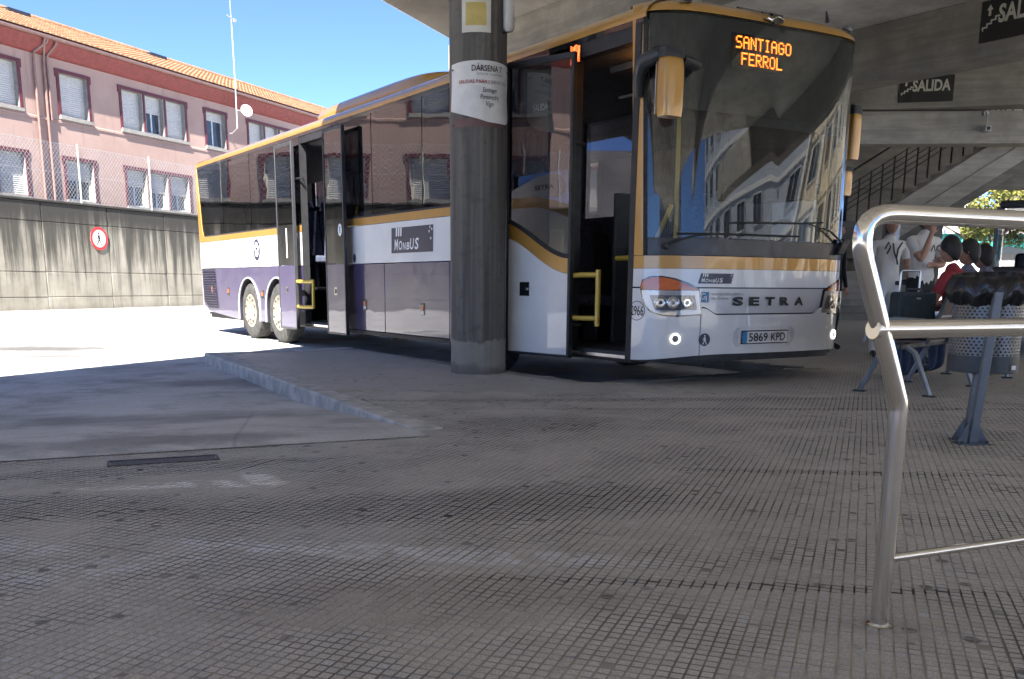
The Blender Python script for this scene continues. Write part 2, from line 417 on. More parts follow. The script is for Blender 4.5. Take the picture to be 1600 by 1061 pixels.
fo = stuff(field.build('tile_field', ['pave', 'groove'], plat, smooth=0, recalc=False))
fo.data.polygons.foreach_set('material_index', [0 if i % 5 == 0 else 1 for i in range(len(fo.data.polygons))])
stuff(farq.build('far_tile_field', 'pave_flat', plat, smooth=0, recalc=False))
bed.build('tile_bed', 'groove', plat, smooth=0, recalc=False)
# kerbs: separate stones end to end
def kerb_run(name, pts, wdt=.20, top=.012, seg=1.6, side=1, label=None, bot=ROAD - .05, mat='kerb'):
    root = empty(name, (0, 0, 0)); tag(root, label, 'kerb')
    for a, b_ in zip(pts[:-1], pts[1:]):
        L = (b_ - a).length; n = max(1, round(L / seg)); dr = (b_ - a) / L; nr = Vector((-dr.y, dr.x, 0)) * side
        for k in range(n):
            p, q = a + dr * (L * k / n + .006), a + dr * (L * (k + 1) / n - .006)
            h = top + random.uniform(-.004, .004)
            t = MB(); c = (p + q) / 2 + nr * wdt / 2
            jit = random.uniform(-.006, .006)
            t.obox((c.x + nr.x * jit, c.y + nr.y * jit, (h + bot) / 2), dr, nr, (0, 0, 1), (q - p).length / 2, wdt / 2, (h - bot) / 2)
            t.build('kerb_stone', mat, root, bevel=.02)
    return root
kerb_run('island_kerb', [KB + (KA - KB) * .035, KA, tipL, tipR, Vector((bayE.x, bayE.y, 0))], side=-1, label='worn pale concrete kerb around the island beside the open bus bay')
kerb_run('bay_kerb', [Vector((*BW(5.75, BT0).xy, 0)), Vector((*BW(BS0, BT0).xy, 0)), Vector((*BW(BS0, BT1).xy, 0)), Vector((*BW(7, BT1).xy, 0))], side=-1, top=.002, mat='beam_dark', label='low concrete kerb of the bay under the bus')
# drain cover in the tile edge
dr_ = empty('drain_cover', (-1.78, 4.66, 0), math.atan2(.385, .92), 'long rusty drain cover where the bay meets the tiles', 'drain cover')
M['iron'] = plain('cast_iron', (.09, .085, .08), .6, .3, bump=.3)
t = MB(); t.box(-.30, .30, -.085, -.07, -.012, .006).box(-.30, .30, .07, .085, -.012, .006).box(-.315, -.30, -.085, .085, -.012, .006).box(.30, .315, -.085, .085, -.012, .006); t.build('cover_frame', 'iron', dr_)
t = MB(); t.box(-.295, .295, -.066, .066, -.02, .001)
for k in range(22):
    x = -.28 + k * .0265; t.box(x, x + .012, -.055, .055, .001, .004)
t.build('cover_plate', 'iron', dr_); dr_.scale = (.85, .85, 1)

# ------------------------------------------------------------------ canopy
CAN_L, CAN_R, CAN_N, CAN_F, SOF = -7.16, 10.5, -13.0, 38.0, 5.0
def cw(a, b_, z): v = d3 * a + n3 * b_; return (v.x, v.y, z)
canopy = empty('canopy_roof', (0, 0, 0), label='concrete canopy roof with deep beams over the platforms', cat='canopy')
t = MB(); t.prism([(CAN_N, CAN_L), (CAN_F, CAN_L), (CAN_F, CAN_R), (CAN_N, CAN_R)], cw, SOF, SOF + .25); t.build('slab', 'soffit', canopy)
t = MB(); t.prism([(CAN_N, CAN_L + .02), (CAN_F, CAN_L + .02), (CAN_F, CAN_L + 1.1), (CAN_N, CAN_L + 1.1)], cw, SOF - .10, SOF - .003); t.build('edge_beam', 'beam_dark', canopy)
M['zinc'] = plain('zinc_gutter', (.45, .46, .48), .45, .6)
t = MB()
for q0, q1, z0, z1 in ((-.12, 0, -.03, .06), (-.155, -.12, .02, .3)):
    t.prism([(CAN_N, CAN_L + q0), (CAN_F, CAN_L + q0), (CAN_F, CAN_L + q1), (CAN_N, CAN_L + q1)], cw, SOF + z0, SOF + z1)
t.build('fascia_gutter', 'zinc', canopy)
def beam(name, s0, s1, t0, t1, z0, mat, z1=SOF):
    t = MB(); fn = lambda s, tt, z: BW(s, tt, z - ROAD)
    t.prism([(s0, t0), (s1, t0), (s1, t1), (s0, t1)], fn, z0, z1 - .003); return t.build(name, mat, canopy, bevel=.015)
beam('beam', -16, 8.6, 3.12, 3.47, 4.33, 'concrete')
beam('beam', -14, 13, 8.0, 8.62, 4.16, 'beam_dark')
t = MB()
# two further beams over the stairs, running across the view
def vbeam(y0, x0, y1, x1, z0, z1, th, mat, name='beam'):
    a = Vector((x0, y0, 0)); b_ = Vector((x1, y1, 0)); dr = (b_ - a).normalized(); nr = Vector((-dr.y, dr.x, 0))
    c = (a + b_) / 2 + nr * th / 2
    t = MB(); t.obox((c.x, c.y, (z0 + z1) / 2), dr, nr, (0, 0, 1), (b_ - a).length / 2, th / 2, (z1 - z0) / 2)
    return t.build(name, mat, canopy, bevel=.012)
vbeam(19.4, 3.0, 16.35, 16.0, 4.17, SOF - .004, .5, 'beam_dark')
vbeam(18.9, 3.0, 17.9, 15.0, 3.56, 4.15, .45, 'concrete')
# round column with its notices
col_root = empty('column', (-.36, 9.66, 0), 0, 'round board-marked concrete column in front of the bus', 'column')
def col_mat():
    k = NM('column_concrete', .85); p = k.obj(); z = k.sep(p)[2]
    st = k.noise(k.mapv(p, (14, 14, .35)), 1., 5, .65)
    col = k.mix(k.ramp(st, .3, .7), (.085, .076, .066), (.175, .16, .138))
    col = k.mix(k.math('MULTIPLY', k.ramp(k.noise(p, 9, 5), .52, .7), .5), col, (.07, .066, .06))
    edge = k.math('ADD', z, k.math('MULTIPLY', k.noise(p, 5, 4), .25))
    bare = k.ramp(edge, .44, .47, 1, 0)
    col = k.mix(k.math('MULTIPLY', bare, .85), col, k.mix(k.noise(p, 8, 5), (.20, .185, .155), (.33, .31, .27)))
    col = k.mix(k.math('MULTIPLY', k.ramp(edge, .16, .26, 1, 0), .75), col, (.11, .10, .085))
    k.color(col); k.bump(k.math('ADD', st, k.noise(p, 30, 5)), .5, .008); return k.m
M['column'] = col_mat()
NB = 26
def colpt(a, z, r): return (r * math.cos(a), r * math.sin(a), z)
t = MB(); prof = []
nn = NB * 4
for zi in range(0, 27):
    z = zi * (SOF - .004) / 26
    for k in range(nn):
        ph = (k % 4); r = .281 - (.0045 if ph == 0 else 0) + .0015 * math.sin(k * 12.9)
        prof.append(colpt(2 * PI * k / nn, z, r + (.006 * math.sin(k * .7) if zi == 0 else 0)))
fs = [(i * nn + k, i * nn + (k + 1) % nn, (i + 1) * nn + (k + 1) % nn, (i + 1) * nn + k) for i in range(26) for k in range(nn)]
t.add(prof, fs); t.build('shaft', 'column', col_root, smooth=50)
# notices on the column
CA = -PI / 2 + .037; CRr = .2845
def cf(u, z, off=0.): a = CA + u / CRr; return ((CRr + off) * math.cos(a), (CRr + off) * math.sin(a), z)
M['paper'] = plain('paper', (.72, .70, .66), .7, var=.06, sc=9); M['paper2'] = plain('notice_paper', (.62, .59, .50), .6, var=.08)
M['ink'] = plain('black_print', (.02, .02, .022), .6, var=0); M['red_ink'] = plain('red_print', (.35, .06, .06), .6, var=0); M['grey_ink'] = plain('grey_print', (.25, .25, .25), .6, var=0)
M['red_strip'] = plain('faded_red_strip', (.16, .085, .075), .6); M['yellow_print'] = plain('yellow_print', (.55, .42, .13), .6)
bs = empty('bay_notice', (-.36, 9.66, 0), 0, 'curled white bay departures sheet wrapped round the concrete column', 'notice')
def sheet(u, v, d):
    uu = -.305 + u * .70; top = 2.95 + .02 * math.sin(u * 3)
    bot = 2.43 + (.16 if u < .12 else 0) * 0 + .10 * max(0, 1 - u / .55) - .03 * u + (.10 * max(0, (u - .8) / .2) ** 2)
    z = bot + (top - bot) * v
    lift = .003 + .035 * max(0, .35 - v) / .35 * (0.3 + .7 * math.sin(u * PI)) + .006 * math.sin(u * 17 + v * 3) * (1 - v) + d
    return cf(uu, z, lift)
t = MB(); t.shell(sheet, 30, 14, -.0012); sh_ = t.build('sheet', 'paper', bs, smooth=60)
t = MB(); put_text(t, 'DÁRSENA 7', lambda a, b_: cf(a, b_, .0085), width=.31, height=.052, x=-.06, y=2.875, bold=.014); t.build('heading', 'ink', bs, smooth=0)
t = MB(); put_text(t, 'DOCK NUMBER', lambda a, b_: cf(a, b_, .0085), width=.27, height=.018, x=-.01, y=2.84); put_text(t, 'DEPARTURES', lambda a, b_: cf(a, b_, .0095), width=.20, height=.03, x=.125, y=2.765); t.build('small_print', 'grey_ink', bs, smooth=0)
t = MB(); put_text(t, 'SALIDAS PARA /', lambda a, b_: cf(a, b_, .0095), width=.30, height=.032, x=-.19, y=2.765, bold=.012); t.build('red_heading', 'red_ink', bs, smooth=0)
t = MB()
for k, (s_, wd) in enumerate((('Santiago', .14), ('Pontevedra', .18), ('Vigo', .075))):
    put_text(t, s_, lambda a, b_: cf(a, b_, .015), width=wd, height=.042, x=.11, y=2.685 - k * .062, shear=.25, align='C')
t.build('place_names', 'ink', bs, smooth=0)
t = MB(); t.shell(lambda u, v, d: cf(-.28 + u * .62, 2.375 + v * .075, .004 + d), 20, 1, .002); t.build('backing_strip', 'red_strip', bs)
t = MB()
for u, z in ((-.28, 2.90), (.375, 2.90), (-.27, 2.395), (.31, 2.39)):
    c = cf(u, z, .008); t.lathe([(.008, -.006), (.008, .004), (.004, .006)], c, (c[0], c[1], 0), 8)
t.build('pin', 'ink', bs)
ns = empty('column_notice', (-.36, 9.66, 0), 0, 'small framed yellowed notice high on the concrete column', 'notice')
t = MB(); t.shell(lambda u, v, d: cf(-.155 + u * .275, 3.215 + v * .42, .004 + d), 12, 2, .006); t.build('sheet', 'paper2', ns)
t = MB(); t.shell(lambda u, v, d: cf(-.115 + u * .19, 3.275 + v * .20, .0105 + d), 8, 1, .001); t.build('text_block', 'yellow_print', ns)
t = MB(); t.shell(lambda u, v, d: cf(-.06 + u * .10, 3.50 + v * .09, .0105 + d), 6, 1, .001); t.build('picture', 'ink', ns)
M['lamp_plastic'] = plain('lamp_plastic', (.55, .54, .50), .4); M['dark_metal'] = plain('dark_metal', (.05, .05, .055), .45, .5)
lf = empty('column_lamp', (-.36, 9.66, 0), 0, 'grey unlit tube lamp fixed upright on the concrete column', 'lamp')
c1 = cf(.30, 3.25, .05)
t = MB(); t.tube([(c1[0], c1[1], 3.25), (c1[0], c1[1], 3.28), (c1[0], c1[1], 4.6), (c1[0], c1[1], 4.63)], [.035, .055, .055, .035], 14); t.build('diffuser', 'lamp_plastic', lf, smooth=50)
c2 = cf(.30, 3.25, .012); t = MB(); t.obox((c2[0], c2[1], 3.93), (-c2[1], c2[0], 0), (c2[0], c2[1], 0), (0, 0, 1), .04, .02, .68); t.build('back_plate', 'dark_metal', lf)

# ------------------------------------------------------------------ boundary wall, fence, no-entry disc
WB = -27.57; FN = WB - 2.5
def ww(a, n, z): v = d3 * a + n3 * (WB + n); return (v.x, v.y, z)
wall = empty('boundary_wall', ww(27, 0, ROAD), 0, 'tall soot-streaked concrete panel wall along the forecourt', 'wall')
wi = wall.matrix_basis.inverted()
wall_off = Vector(ww(27, 0, ROAD))
def wl(a, n, z): return tuple(Vector(ww(a, n, z)) - wall_off)
zs = [ROAD - .05, .32, 1.19, 2.91, 3.58]
A0, A1 = -20.07, 75.9
rng = [A0 + 3.0 * k for k in range(int((A1 - A0) / 3) + 1)]
t = MB(); t.prism([(A0, -.35), (A1, -.35), (A1, -.03), (A0, -.03)], lambda a, n, z: wl(a, n, z), ROAD - .05, 3.57); t.build('core', 'streaked', wall)
for k in range(len(rng) - 1):
    for z0, z1 in zip(zs[:-1], zs[1:]):
        if z1 == .32 or z1 == 1.19 or True:
            t = MB(); e = random.uniform(-.004, .004)
            t.prism([(rng[k] + .018, -.035), (rng[k + 1] - .018, -.035), (rng[k + 1] - .018, e), (rng[k] + .018, e)], lambda a, n, z: wl(a, n, z), z0 + .014, z1 - .014)
            t.build('panel', 'streaked', wall, bevel=.012, seg=1)
t = MB(); t.prism([(A0, -.40), (A1, -.40), (A1, .045), (A0, .045)], lambda a, n, z: wl(a, n, z), 3.58, 3.66); t.build('coping', 'streaked', wall, bevel=.02)
M['galv'] = plain('galvanised_wire', (.5, .5, .5), .45, .4); M['post_white'] = plain('fence_post', (.40, .385, .33), .6)
fence = empty('mesh_fence', ww(27, -.15, 3.66), 0, 'galvanised chain-link fence on top of the streaked wall', 'fence')
foff = Vector(ww(27, -.15, 3.66))
def fl_(a, n, z): return tuple(Vector(ww(a, -.15 + n, z)) - foff)
t = MB(); HF = 1.99; sp_ = .15
k = A0
while k < 62:
    for s_ in (1, -1):
        a0 = k; a1 = k + s_ * HF * .82
        t.tube([fl_(a0, .0, 3.66), fl_(a1, .0, 5.65)], .0055, 3, caps=False)
    k += sp_
for z in (3.70, 4.65, 5.65): t.tube([fl_(A0, 0, z), fl_(62, 0, z)], .006, 4)
stuff(t.build('wire_mesh', 'galv', fence, smooth=0, recalc=False))
for k in range(-13, 11):
    a = 26.87 + 3.55 * k
    if A0 < a < 62: t = MB(); t.tube([fl_(a, .05, 3.64), fl_(a, .05, 5.72)], .036, 8); t.build('post', 'post_white', fence, smooth=50)
def road_disc(c, nrm, r):
    n_ = Vector(nrm).normalized(); up = Vector((0, 0, 1)); rt = up.cross(n_) ; c = Vector(c)
    M['sign_red'] = plain('sign_red', (.55, .03, .03), .4, var=.15); M['sign_white'] = plain('sign_white', (.78, .77, .75), .4)
    o = empty('no_pedestrians_sign', c, 0, 'round red-bordered no pedestrians sign on the streaked wall', 'sign')
    P_ = lambda a, b_, d: tuple(rt * a * 1.0 + up * b_ + n_ * d)
    cir = lambda q, m_=40: [(q * math.cos(2 * PI * k / m_), q * math.sin(2 * PI * k / m_)) for k in range(m_)]
    t = MB(); t.prism(cir(r * .97), P_, .0, .02); t.build('plate', 'sign_white', o)
    t = MB(); a = cir(r); b2 = cir(r * .76); n = 40
    vs = [P_(x, y, .018) for x, y in a] + [P_(x, y, .026) for x, y in a] + [P_(x, y, .026) for x, y in b2] + [P_(x, y, .018) for x, y in b2]
    t.add(vs, [(i + q * n, (i + 1) % n + q * n, (i + 1) % n + ((q + 1) % 4) * n, i + ((q + 1) % 4) * n) for q in range(4) for i in range(n)]); t.build('border', 'sign_red', o)
    t = MB(); walker(t, lambda x, y: P_(x * r * .62, y * r * .62, .024), lambda x, y: P_(x * r * .62, y * r * .62, .020)); t.build('walker', 'ink', o, smooth=0)
    return o
WALK = [[(-.10, .50), (.10, .52), (.20, .10), (.36, -.06), (.28, -.14), (.10, .02), (.12, -.18), (.34, -.50), (.44, -.92), (.30, -.95), (.20, -.58), (-.02, -.28), (-.14, -.60), (-.38, -.92), (-.50, -.84), (-.26, -.50), (-.14, -.10), (-.14, .22), (-.24, .04), (-.34, -.14), (-.42, -.08), (-.30, .14), (-.20, .40)]]
def walker(t, top, bot):
    for pl in WALK + [[(.0 + .15 * math.cos(2 * PI * k / 14), .72 + .17 * math.sin(2 * PI * k / 14)) for k in range(14)]]:
        n = len(pl); t.add([top(*p) for p in pl] + [bot(*p) for p in pl], [tuple(range(n)), tuple(range(2 * n - 1, n - 1, -1))] + [(i, (i + 1) % n, (i + 1) % n + n, i + n) for i in range(n)])
road_disc(ww(27.42, .02, 2.44), n3, .42)

# ------------------------------------------------------------------ pink building
def pinkm():
    k = NM('pink_render', .88); p = k.obj()
    col = k.mix(k.ramp(k.noise(p, .35, 5, .65), .3, .7), (.355, .24, .203), (.425, .30, .258))
    run = k.noise(k.mapv(p, (2.2, 2.2, .22)), 1.3, 4, .7)
    col = k.mix(k.ramp(run, .55, .75, 0, .5), col, (.22, .145, .125))
    z = k.sep(p)[2]
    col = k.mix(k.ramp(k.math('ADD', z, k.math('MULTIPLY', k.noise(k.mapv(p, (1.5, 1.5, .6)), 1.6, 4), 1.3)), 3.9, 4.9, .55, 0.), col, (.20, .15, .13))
    col = k.mix(k.ramp(k.noise(p, 1.1, 3), .60, .68, 0, .3), col, (.42, .30, .265))
    k.color(col); k.bump(k.noise(p, 14, 3), .2, .01); return k.m
M['pink'] = pinkm(); M['maroon'] = plain('maroon_paint', (.11, .022, .03), .6, var=.15)
M['cornice'] = plain('red_cornice', (.22, .05, .045), .7, var=.15); M['jamb'] = plain('grey_stone_jamb', (.28, .27, .245), .8); M['shutter'] = plain('white_shutter', (.52, .52, .51), .5, var=.05)
M['win_frame'] = plain('white_window_frame', (.60, .60, .59), .4); M['pipe'] = plain('painted_downpipe', (.24, .14, .12), .5)
def glass_dark(name, tint, body):
    k = NM(name, .02, 0, 0, .6); f = k.noise(k.obj(), 1.2, 2)
    k.color(k.mix(f, tint, body)); return k.m
M['house_glass'] = glass_dark('house_window_glass', (.03, .04, .05), (.07, .09, .11))
def tilemat():
    k = NM('clay_tiles', .85); p = k.obj(); f = k.noise(p, 2.2, 4, .75); f2 = k.noise(p, 30, 3)
    k.color(k.mix(k.ramp(f, .3, .7), (.25, .115, .06), (.39, .21, .115))); k.bump(f2, .3, .01); return k.m
M['clay'] = tilemat()
boff = Vector((*(d3 * 30 + n3 * FN).xy, ROAD))
house = empty('pink_building', boff, 0, 'long pink rendered building with orange tiled roof and shuttered windows', 'building')
def fw(a, n, z): v = d3 * a + n3 * (FN + n) - Vector((boff.x, boff.y, 0)); return (v.x, v.y, z - ROAD)
HA0, HA1 = -16.0, 72.0
wins = []     # (a0,a1,bays)
for k in range(-5, 5):
    o = 8.35 * k
    wins += [(28.57 + o, 29.93 + o, 1), (31.72 + o, 35.5 + o, 3)]
wins = [(26.7 - 3.78, 26.7, 3) if abs(w_[0] - 23.37) < .01 else w_ for w_ in wins]
wins = sorted(w_ for w_ in wins if w_[0] > HA0 + .5 and w_[1] < HA1 - .5)
ROWS = [(4.0, 5.50), (7.12, 8.66)]
ab = sorted({HA0, HA1} | {x for w_ in wins for x in w_[:2]}); zb = [ROAD - .1, 4.0, 5.50, 7.12, 8.66, 9.2]
t = MB()
for i in range(len(ab) - 1):
    for j in range(len(zb) - 1):
        is_open = any(abs(w_[0] - ab[i]) < 1e-6 and abs(w_[1] - ab[i + 1]) < 1e-6 for w_ in wins) and (zb[j], zb[j + 1]) in ROWS
        if not is_open: t.add([fw(ab[i], 0, zb[j]), fw(ab[i + 1], 0, zb[j]), fw(ab[i + 1], 0, zb[j + 1]), fw(ab[i], 0, zb[j + 1])], [(0, 1, 2, 3)])
for e in (HA0, HA1): t.add([fw(e, 0, ROAD - .1), fw(e, -11, ROAD - .1), fw(e, -11, 9.7), fw(e, 0, 9.2)], [(0, 1, 2, 3)])
t.add([fw(HA0, -11, ROAD), fw(HA1, -11, ROAD), fw(HA1, -11, 9.7), fw(HA0, -11, 9.7)], [(0, 1, 2, 3)])
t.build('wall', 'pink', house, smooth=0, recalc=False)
t = MB(); t.prism([(0, 9.12), (.10, 9.16), (.30, 9.36), (.46, 9.62), (.46, 9.70), (-.2, 9.70), (-.2, 9.12)], lambda n, z, a: fw(a, n, z), HA0, HA1); t.build('cornice', 'cornice', house, smooth=20)
t = MB(); t.tube([fw(HA0, .55, 9.70), fw(HA1, .55, 9.70)], .085, 10); t.build('gutter', 'pipe', house, smooth=60)
t = MB(); t.prism([(0, 6.82), (.03, 6.82), (.03, 6.90), (0, 6.93)], lambda n, z, a: fw(a, n, z), HA0, HA1); t.build('string_course', 'pink', house)
for a, bend in ((27.42, .3), (27.86, -.25), (28.02, .12)):
    z_end = 6.85 if bend == .12 else 3.0
    t = MB(); t.tube([fw(a + bend, .52, 9.66), fw(a + bend, .45, 9.5), fw(a, .12, 9.15), fw(a, .08, 8.9), fw(a, .08, z_end)], .05, 8); t.build('downpipe', 'pipe', house, smooth=50)
# the roof: rows of half-round tiles, stepped in courses
t = MB(); pit = .262; nc = int((HA1 - HA0) / pit); cour = 13; n0, n1, z0r, z1r = .62, -4.6, 9.76, 11.75
across = 5; vs = []; fs = []
for i in range(nc):
    for c in range(cour):
        for e in (0, 1):
            f = (c + e * 1.0) / cour; n = n0 + (n1 - n0) * f; z = z0r + (z1r - z0r) * f + (.03 if e == 0 else -.012)
            if c == 0 and e == 0: n += .03
            for k in range(across + 1):
                th = PI * k / across; a = HA0 + (i + .5 - .5 * math.cos(th)) * pit
                vs.append(fw(a, n, z + .07 * math.sin(th)))
        o = len(vs) - 2 * (across + 1)
        fs += [(o + k, o + k + 1, o + k + across + 2, o + k + across + 1) for k in range(across)]
        fs += [tuple(o + k for k in range(across + 1))]
t.add(vs, fs); r_ = t.build('roof_tiles', 'clay', house, smooth=50, recalc=False); stuff(r_)
t = MB(); t.prism([(n0 - .05, 9.70), (n1, 11.68), (n1 - .1, 11.68), (-11, 9.7)], lambda n, z, a: fw(a, n, z), HA0, HA1); t.build('roof_deck', 'cornice', house)
t = MB(); t.tube([fw(HA0, n1, 11.80), fw(HA1, n1, 11.80)], .13, 8); t.build('ridge', 'clay', house, smooth=60)
for a in (30.2, 38.2): t = MB(); t.prism([(a, -4.1), (a + 1.1, -4.1), (a + 1.1, -4.7), (a, -4.7)], lambda x, n, z: fw(x, n, z), 11.6, 11.78); t.build('roof_hatch', 'dark_metal', house)
def window_at(a0, a1, bays, z0, z1, k):
    R = random.Random(k)
    # painted surround with ears
    t = MB(); w_ = .13
    for (p, q, r0, r1) in ((a0 - w_, a0, z0 - .05, z1 + w_), (a1, a1 + w_, z0 - .05, z1 + w_), (a0, a1, z1, z1 + w_), (a0 - w_ - .06, a0 - w_, z1 - .16, z1 + w_), (a1 + w_, a1 + w_ + .06, z1 - .16, z1 + w_)):
        t.prism([(p, r0), (q, r0), (q, r1), (p, r1)], lambda a, z, n: fw(a, n, z), .0, .035)
    main = t.build('window', 'maroon', house, smooth=0)
    # reveal
    t = MB(); dpt = -.26
    for e in (a0, a1): t.add([fw(e, .02, z0), fw(e, dpt, z0), fw(e, dpt, z1), fw(e, .02, z1)], [(0, 1, 2, 3)])
    t.add([fw(a0, .02, z1), fw(a1, .02, z1), fw(a1, dpt, z1), fw(a0, dpt, z1)], [(0, 1, 2, 3)])
    bw = (a1 - a0) / bays
    for q in range(bays + 1):
        if 0 < q < bays:
            t.prism([(a0 + q * bw - .11, z0), (a0 + q * bw + .11, z0), (a0 + q * bw + .11, z1), (a0 + q * bw - .11, z1)], lambda a, z, n: fw(a, n, z), dpt, .0)
    t.build('reveal', 'jamb', main, smooth=0)
    if bays > 1:
        for q in range(1, bays):
            t = MB(); t.prism([(a0 + q * bw - .045, z0), (a0 + q * bw + .045, z0), (a0 + q * bw + .045, z1), (a0 + q * bw - .045, z1)], lambda a, z, n: fw(a, n, z), .001, .03); t.build('mullion', 'maroon', main, smooth=0)
    t = MB(); t.prism([(a0 - .12, z0 - .16), (a1 + .12, z0 - .16), (a1 + .12, z0 - .045), (a0 - .12, z0 - .0)], lambda a, z, n: fw(a, n, z), -.25, .10); t.build('sill', 'jamb', main)
    for q in range(bays):
        x0 = a0 + q * bw + (.0 if q == 0 else .11); x1 = a0 + (q + 1) * bw - (0 if q == bays - 1 else .11)
        low = (0 if a1 < 27 else R.choice([.45, .5, .55, .6])) if z0 < 6 else R.choice([0, 0, 0, 0, .55])
        if bays == 1 and abs(a0 - 37.08 + .16) < .3: low = .75
        zz = z0 + (z1 - z0) * low
        t = MB(); nsl = max(2, int((z1 - zz) / .075))
        for i in range(nsl):
            u0 = zz + (z1 - zz) * i / nsl; u1 = zz + (z1 - zz) * (i + 1) / nsl
            t.add([fw(x0, -.20, u0 + .004), fw(x1, -.20, u0 + .004), fw(x1, -.185, (u0 + u1) / 2), fw(x0, -.185, (u0 + u1) / 2), fw(x1, -.20, u1), fw(x0, -.20, u1)], [(0, 1, 2, 3), (3, 2, 4, 5)])
        t.build('shutter', 'shutter', main, smooth=0, recalc=False)
        t = MB(); mid = (x0 + x1) / 2
        for (p, r_, u0, u1) in ((x0, x0 + .06, z0, z1), (x1 - .06, x1, z0, z1), (mid - .04, mid + .04, z0, z1), (x0, x1, z0, z0 + .07), (x0, x1, z1 - .07, z1)):
            t.prism([(p, u0), (r_, u0), (r_, u1), (p, u1)], lambda a, z, n: fw(a, n, z), -.27, -.215)
        t.build('casement', 'win_frame', main, smooth=0)
        t = MB(); t.add([fw(x0, -.25, z0), fw(x1, -.25, z0), fw(x1, -.25, z1), fw(x0, -.25, z1)], [(0, 1, 2, 3)]); t.build('pane', 'house_glass', main, smooth=0, recalc=False)
kk = 0
for (a0, a1, bays) in wins:
    for (z0, z1) in ROWS:
        kk += 1; window_at(a0, a1, bays, z0, z1, kk)
# television mast and dish on the facade
def hw(a, n, z): v = d3 * a + n3 * (FN + n); return (v.x, v.y, z)
M['mast'] = plain('mast_steel', (.62, .62, .62), .4, .6); M['dish'] = plain('dish_white', (.75, .74, .72), .5)
mo = Vector(hw(38.32, .5, 8.0)); mast = empty('television_mast', mo, 0, 'thin steel television mast on the pink building wall', 'mast')
hl = lambda a, n, z: tuple(Vector(hw(a, n, z)) - mo)
t = MB(); t.tube([hl(38.47, .02, 7.85), hl(38.42, .3, 7.85), hl(38.32, .68, 8.05), hl(38.32, .68, 10.), hl(38.27, .68, 12.6)], .03, 6); t.tube([hl(38.27, .68, 12.5), hl(38.19, .68, 14.6)], .02, 6); t.build('pole', 'mast', mast)
t = MB(); t.tube([hl(37.97, .68, 12.95), hl(38.57, .68, 12.85)], .025, 5); t.obox(hl(38.47, .68, 12.85), d3, n3, (0, 0, 1), .09, .06, .06); t.tube([hl(38.12, .5, 14.0), hl(38.32, .9, 14.1)], .015, 5); t.build('antenna_arm', 'mast', mast)
do = Vector(hw(38.69, .95, 8.87)); dish = empty('satellite_dish', do, 0, 'white round satellite dish on the mast', 'satellite dish')
ax = Vector((n3.x * .8 - d3.x * .5, n3.y * .8 - d3.y * .5, .25)).normalized()
t = MB(); t.lathe([(.02, 0), (.16, .02), (.27, .06), (.285, .07), (.28, .06), (.16, .008), (.02, -.012)], (0, 0, 0), ax, 24, caps=False); t.build('reflector', 'dish', dish, smooth=60)
t = MB(); t.tube([tuple(-ax * .02), tuple(-ax * .12), tuple(mo + Vector(hl(38.32, .68, 8.87)) - do)], .025, 6); t.tube([(0, 0, -.33), tuple(ax * .42 + Vector((0, 0, -.1)))], .012, 5); t.obox(tuple(ax * .42 + Vector((0, 0, -.09))), ax, ax.orthogonal(), ax.cross(ax.orthogonal()), .06, .03, .03); t.build('arm', 'mast', dish)
# ------------------------------------------------------------------ the bus
def paint(name, c, coat=1., metal=0., rough=.35, flake=0.):
    k = NM(name, rough, metal, coat); k.b.inputs['Coat Roughness'].default_value = .02
    p = k.obj(); f = k.noise(p, 1.6, 5)
    col = k.mix(k.ramp(f, .3, .7), tuple(x * .93 for x in c), tuple(min(1, x * 1.05) for x in c))
    z = k.sep(p)[2]
    dirt = k.math('MULTIPLY', k.ramp(k.math('ADD', z, k.math('MULTIPLY', k.noise(p, 6, 5), .5)), .5, 1.0, 1, 0), .35)
    col = k.mix(dirt, col, tuple(x * .55 + .04 for x in c)); k.color(col)
    n = k.N.new('ShaderNodeBump'); k.L.new(k.noise(p, 1.1, 2), n.inputs['Height']); n.inputs['Strength'].default_value = .06; n.inputs['Distance'].default_value = .08
    k.L.new(n.outputs[0], k.b.inputs['Coat Normal']); k.L.new(n.outputs[0], k.b.inputs['Normal'])
    return k.m
M['bus_white'] = paint('bus_white', (.76, .76, .76)); M['bus_purple'] = paint('bus_purple', (.055, .043, .115), rough=.3)
M['bus_gold'] = paint('bus_gold', (.50, .265, .055), metal=.25, rough=.35); M['bus_silver'] = paint('bus_silver', (.60, .61, .63), metal=.2)
M['black_gloss'] = plain('black_gloss', (.012, .012, .014), .12, 0, .8, var=0); M['black_plastic'] = plain('black_plastic', (.022, .022, .025), .55, var=.1)
M['rubber'] = plain('rubber', (.025, .025, .025), .8, var=.2, sc=20, bump=.2); M['cowl'] = plain('cowl_plastic', (.04, .042, .048), .38, var=.08)
M['tyre'] = plain('tyre_rubber', (.06, .058, .055), .85, var=.3, sc=8, bump=.25); M['rim'] = plain('wheel_rim', (.62, .57, .46), .3, .75, var=.2, sc=9); M['nut'] = plain('wheel_nut', (.3, .29, .27), .4, .7)
M['bench_grey'] = plain('lamp_grey', (.2, .2, .21), .3); M['chrome'] = plain('chrome', (.8, .8, .8), .12, 1., var=.02); M['yellow_rail'] = plain('yellow_rail', (.62, .42, .05), .35, 0, .3, var=.05)
M['interior'] = plain('bus_interior', (.05, .05, .055), .7); M['int_light'] = plain('bus_ceiling', (.14, .14, .14), .6); M['seat_fabric'] = plain('seat_fabric', (.06, .07, .11), .9, var=.3, sc=30)
M['amber'] = plain('amber_lens', (.60, .12, .012), .18, 0, .7, var=.10, sc=14); M['red_lens'] = plain('red_lens', (.4, .03, .02), .2, 0, .5)
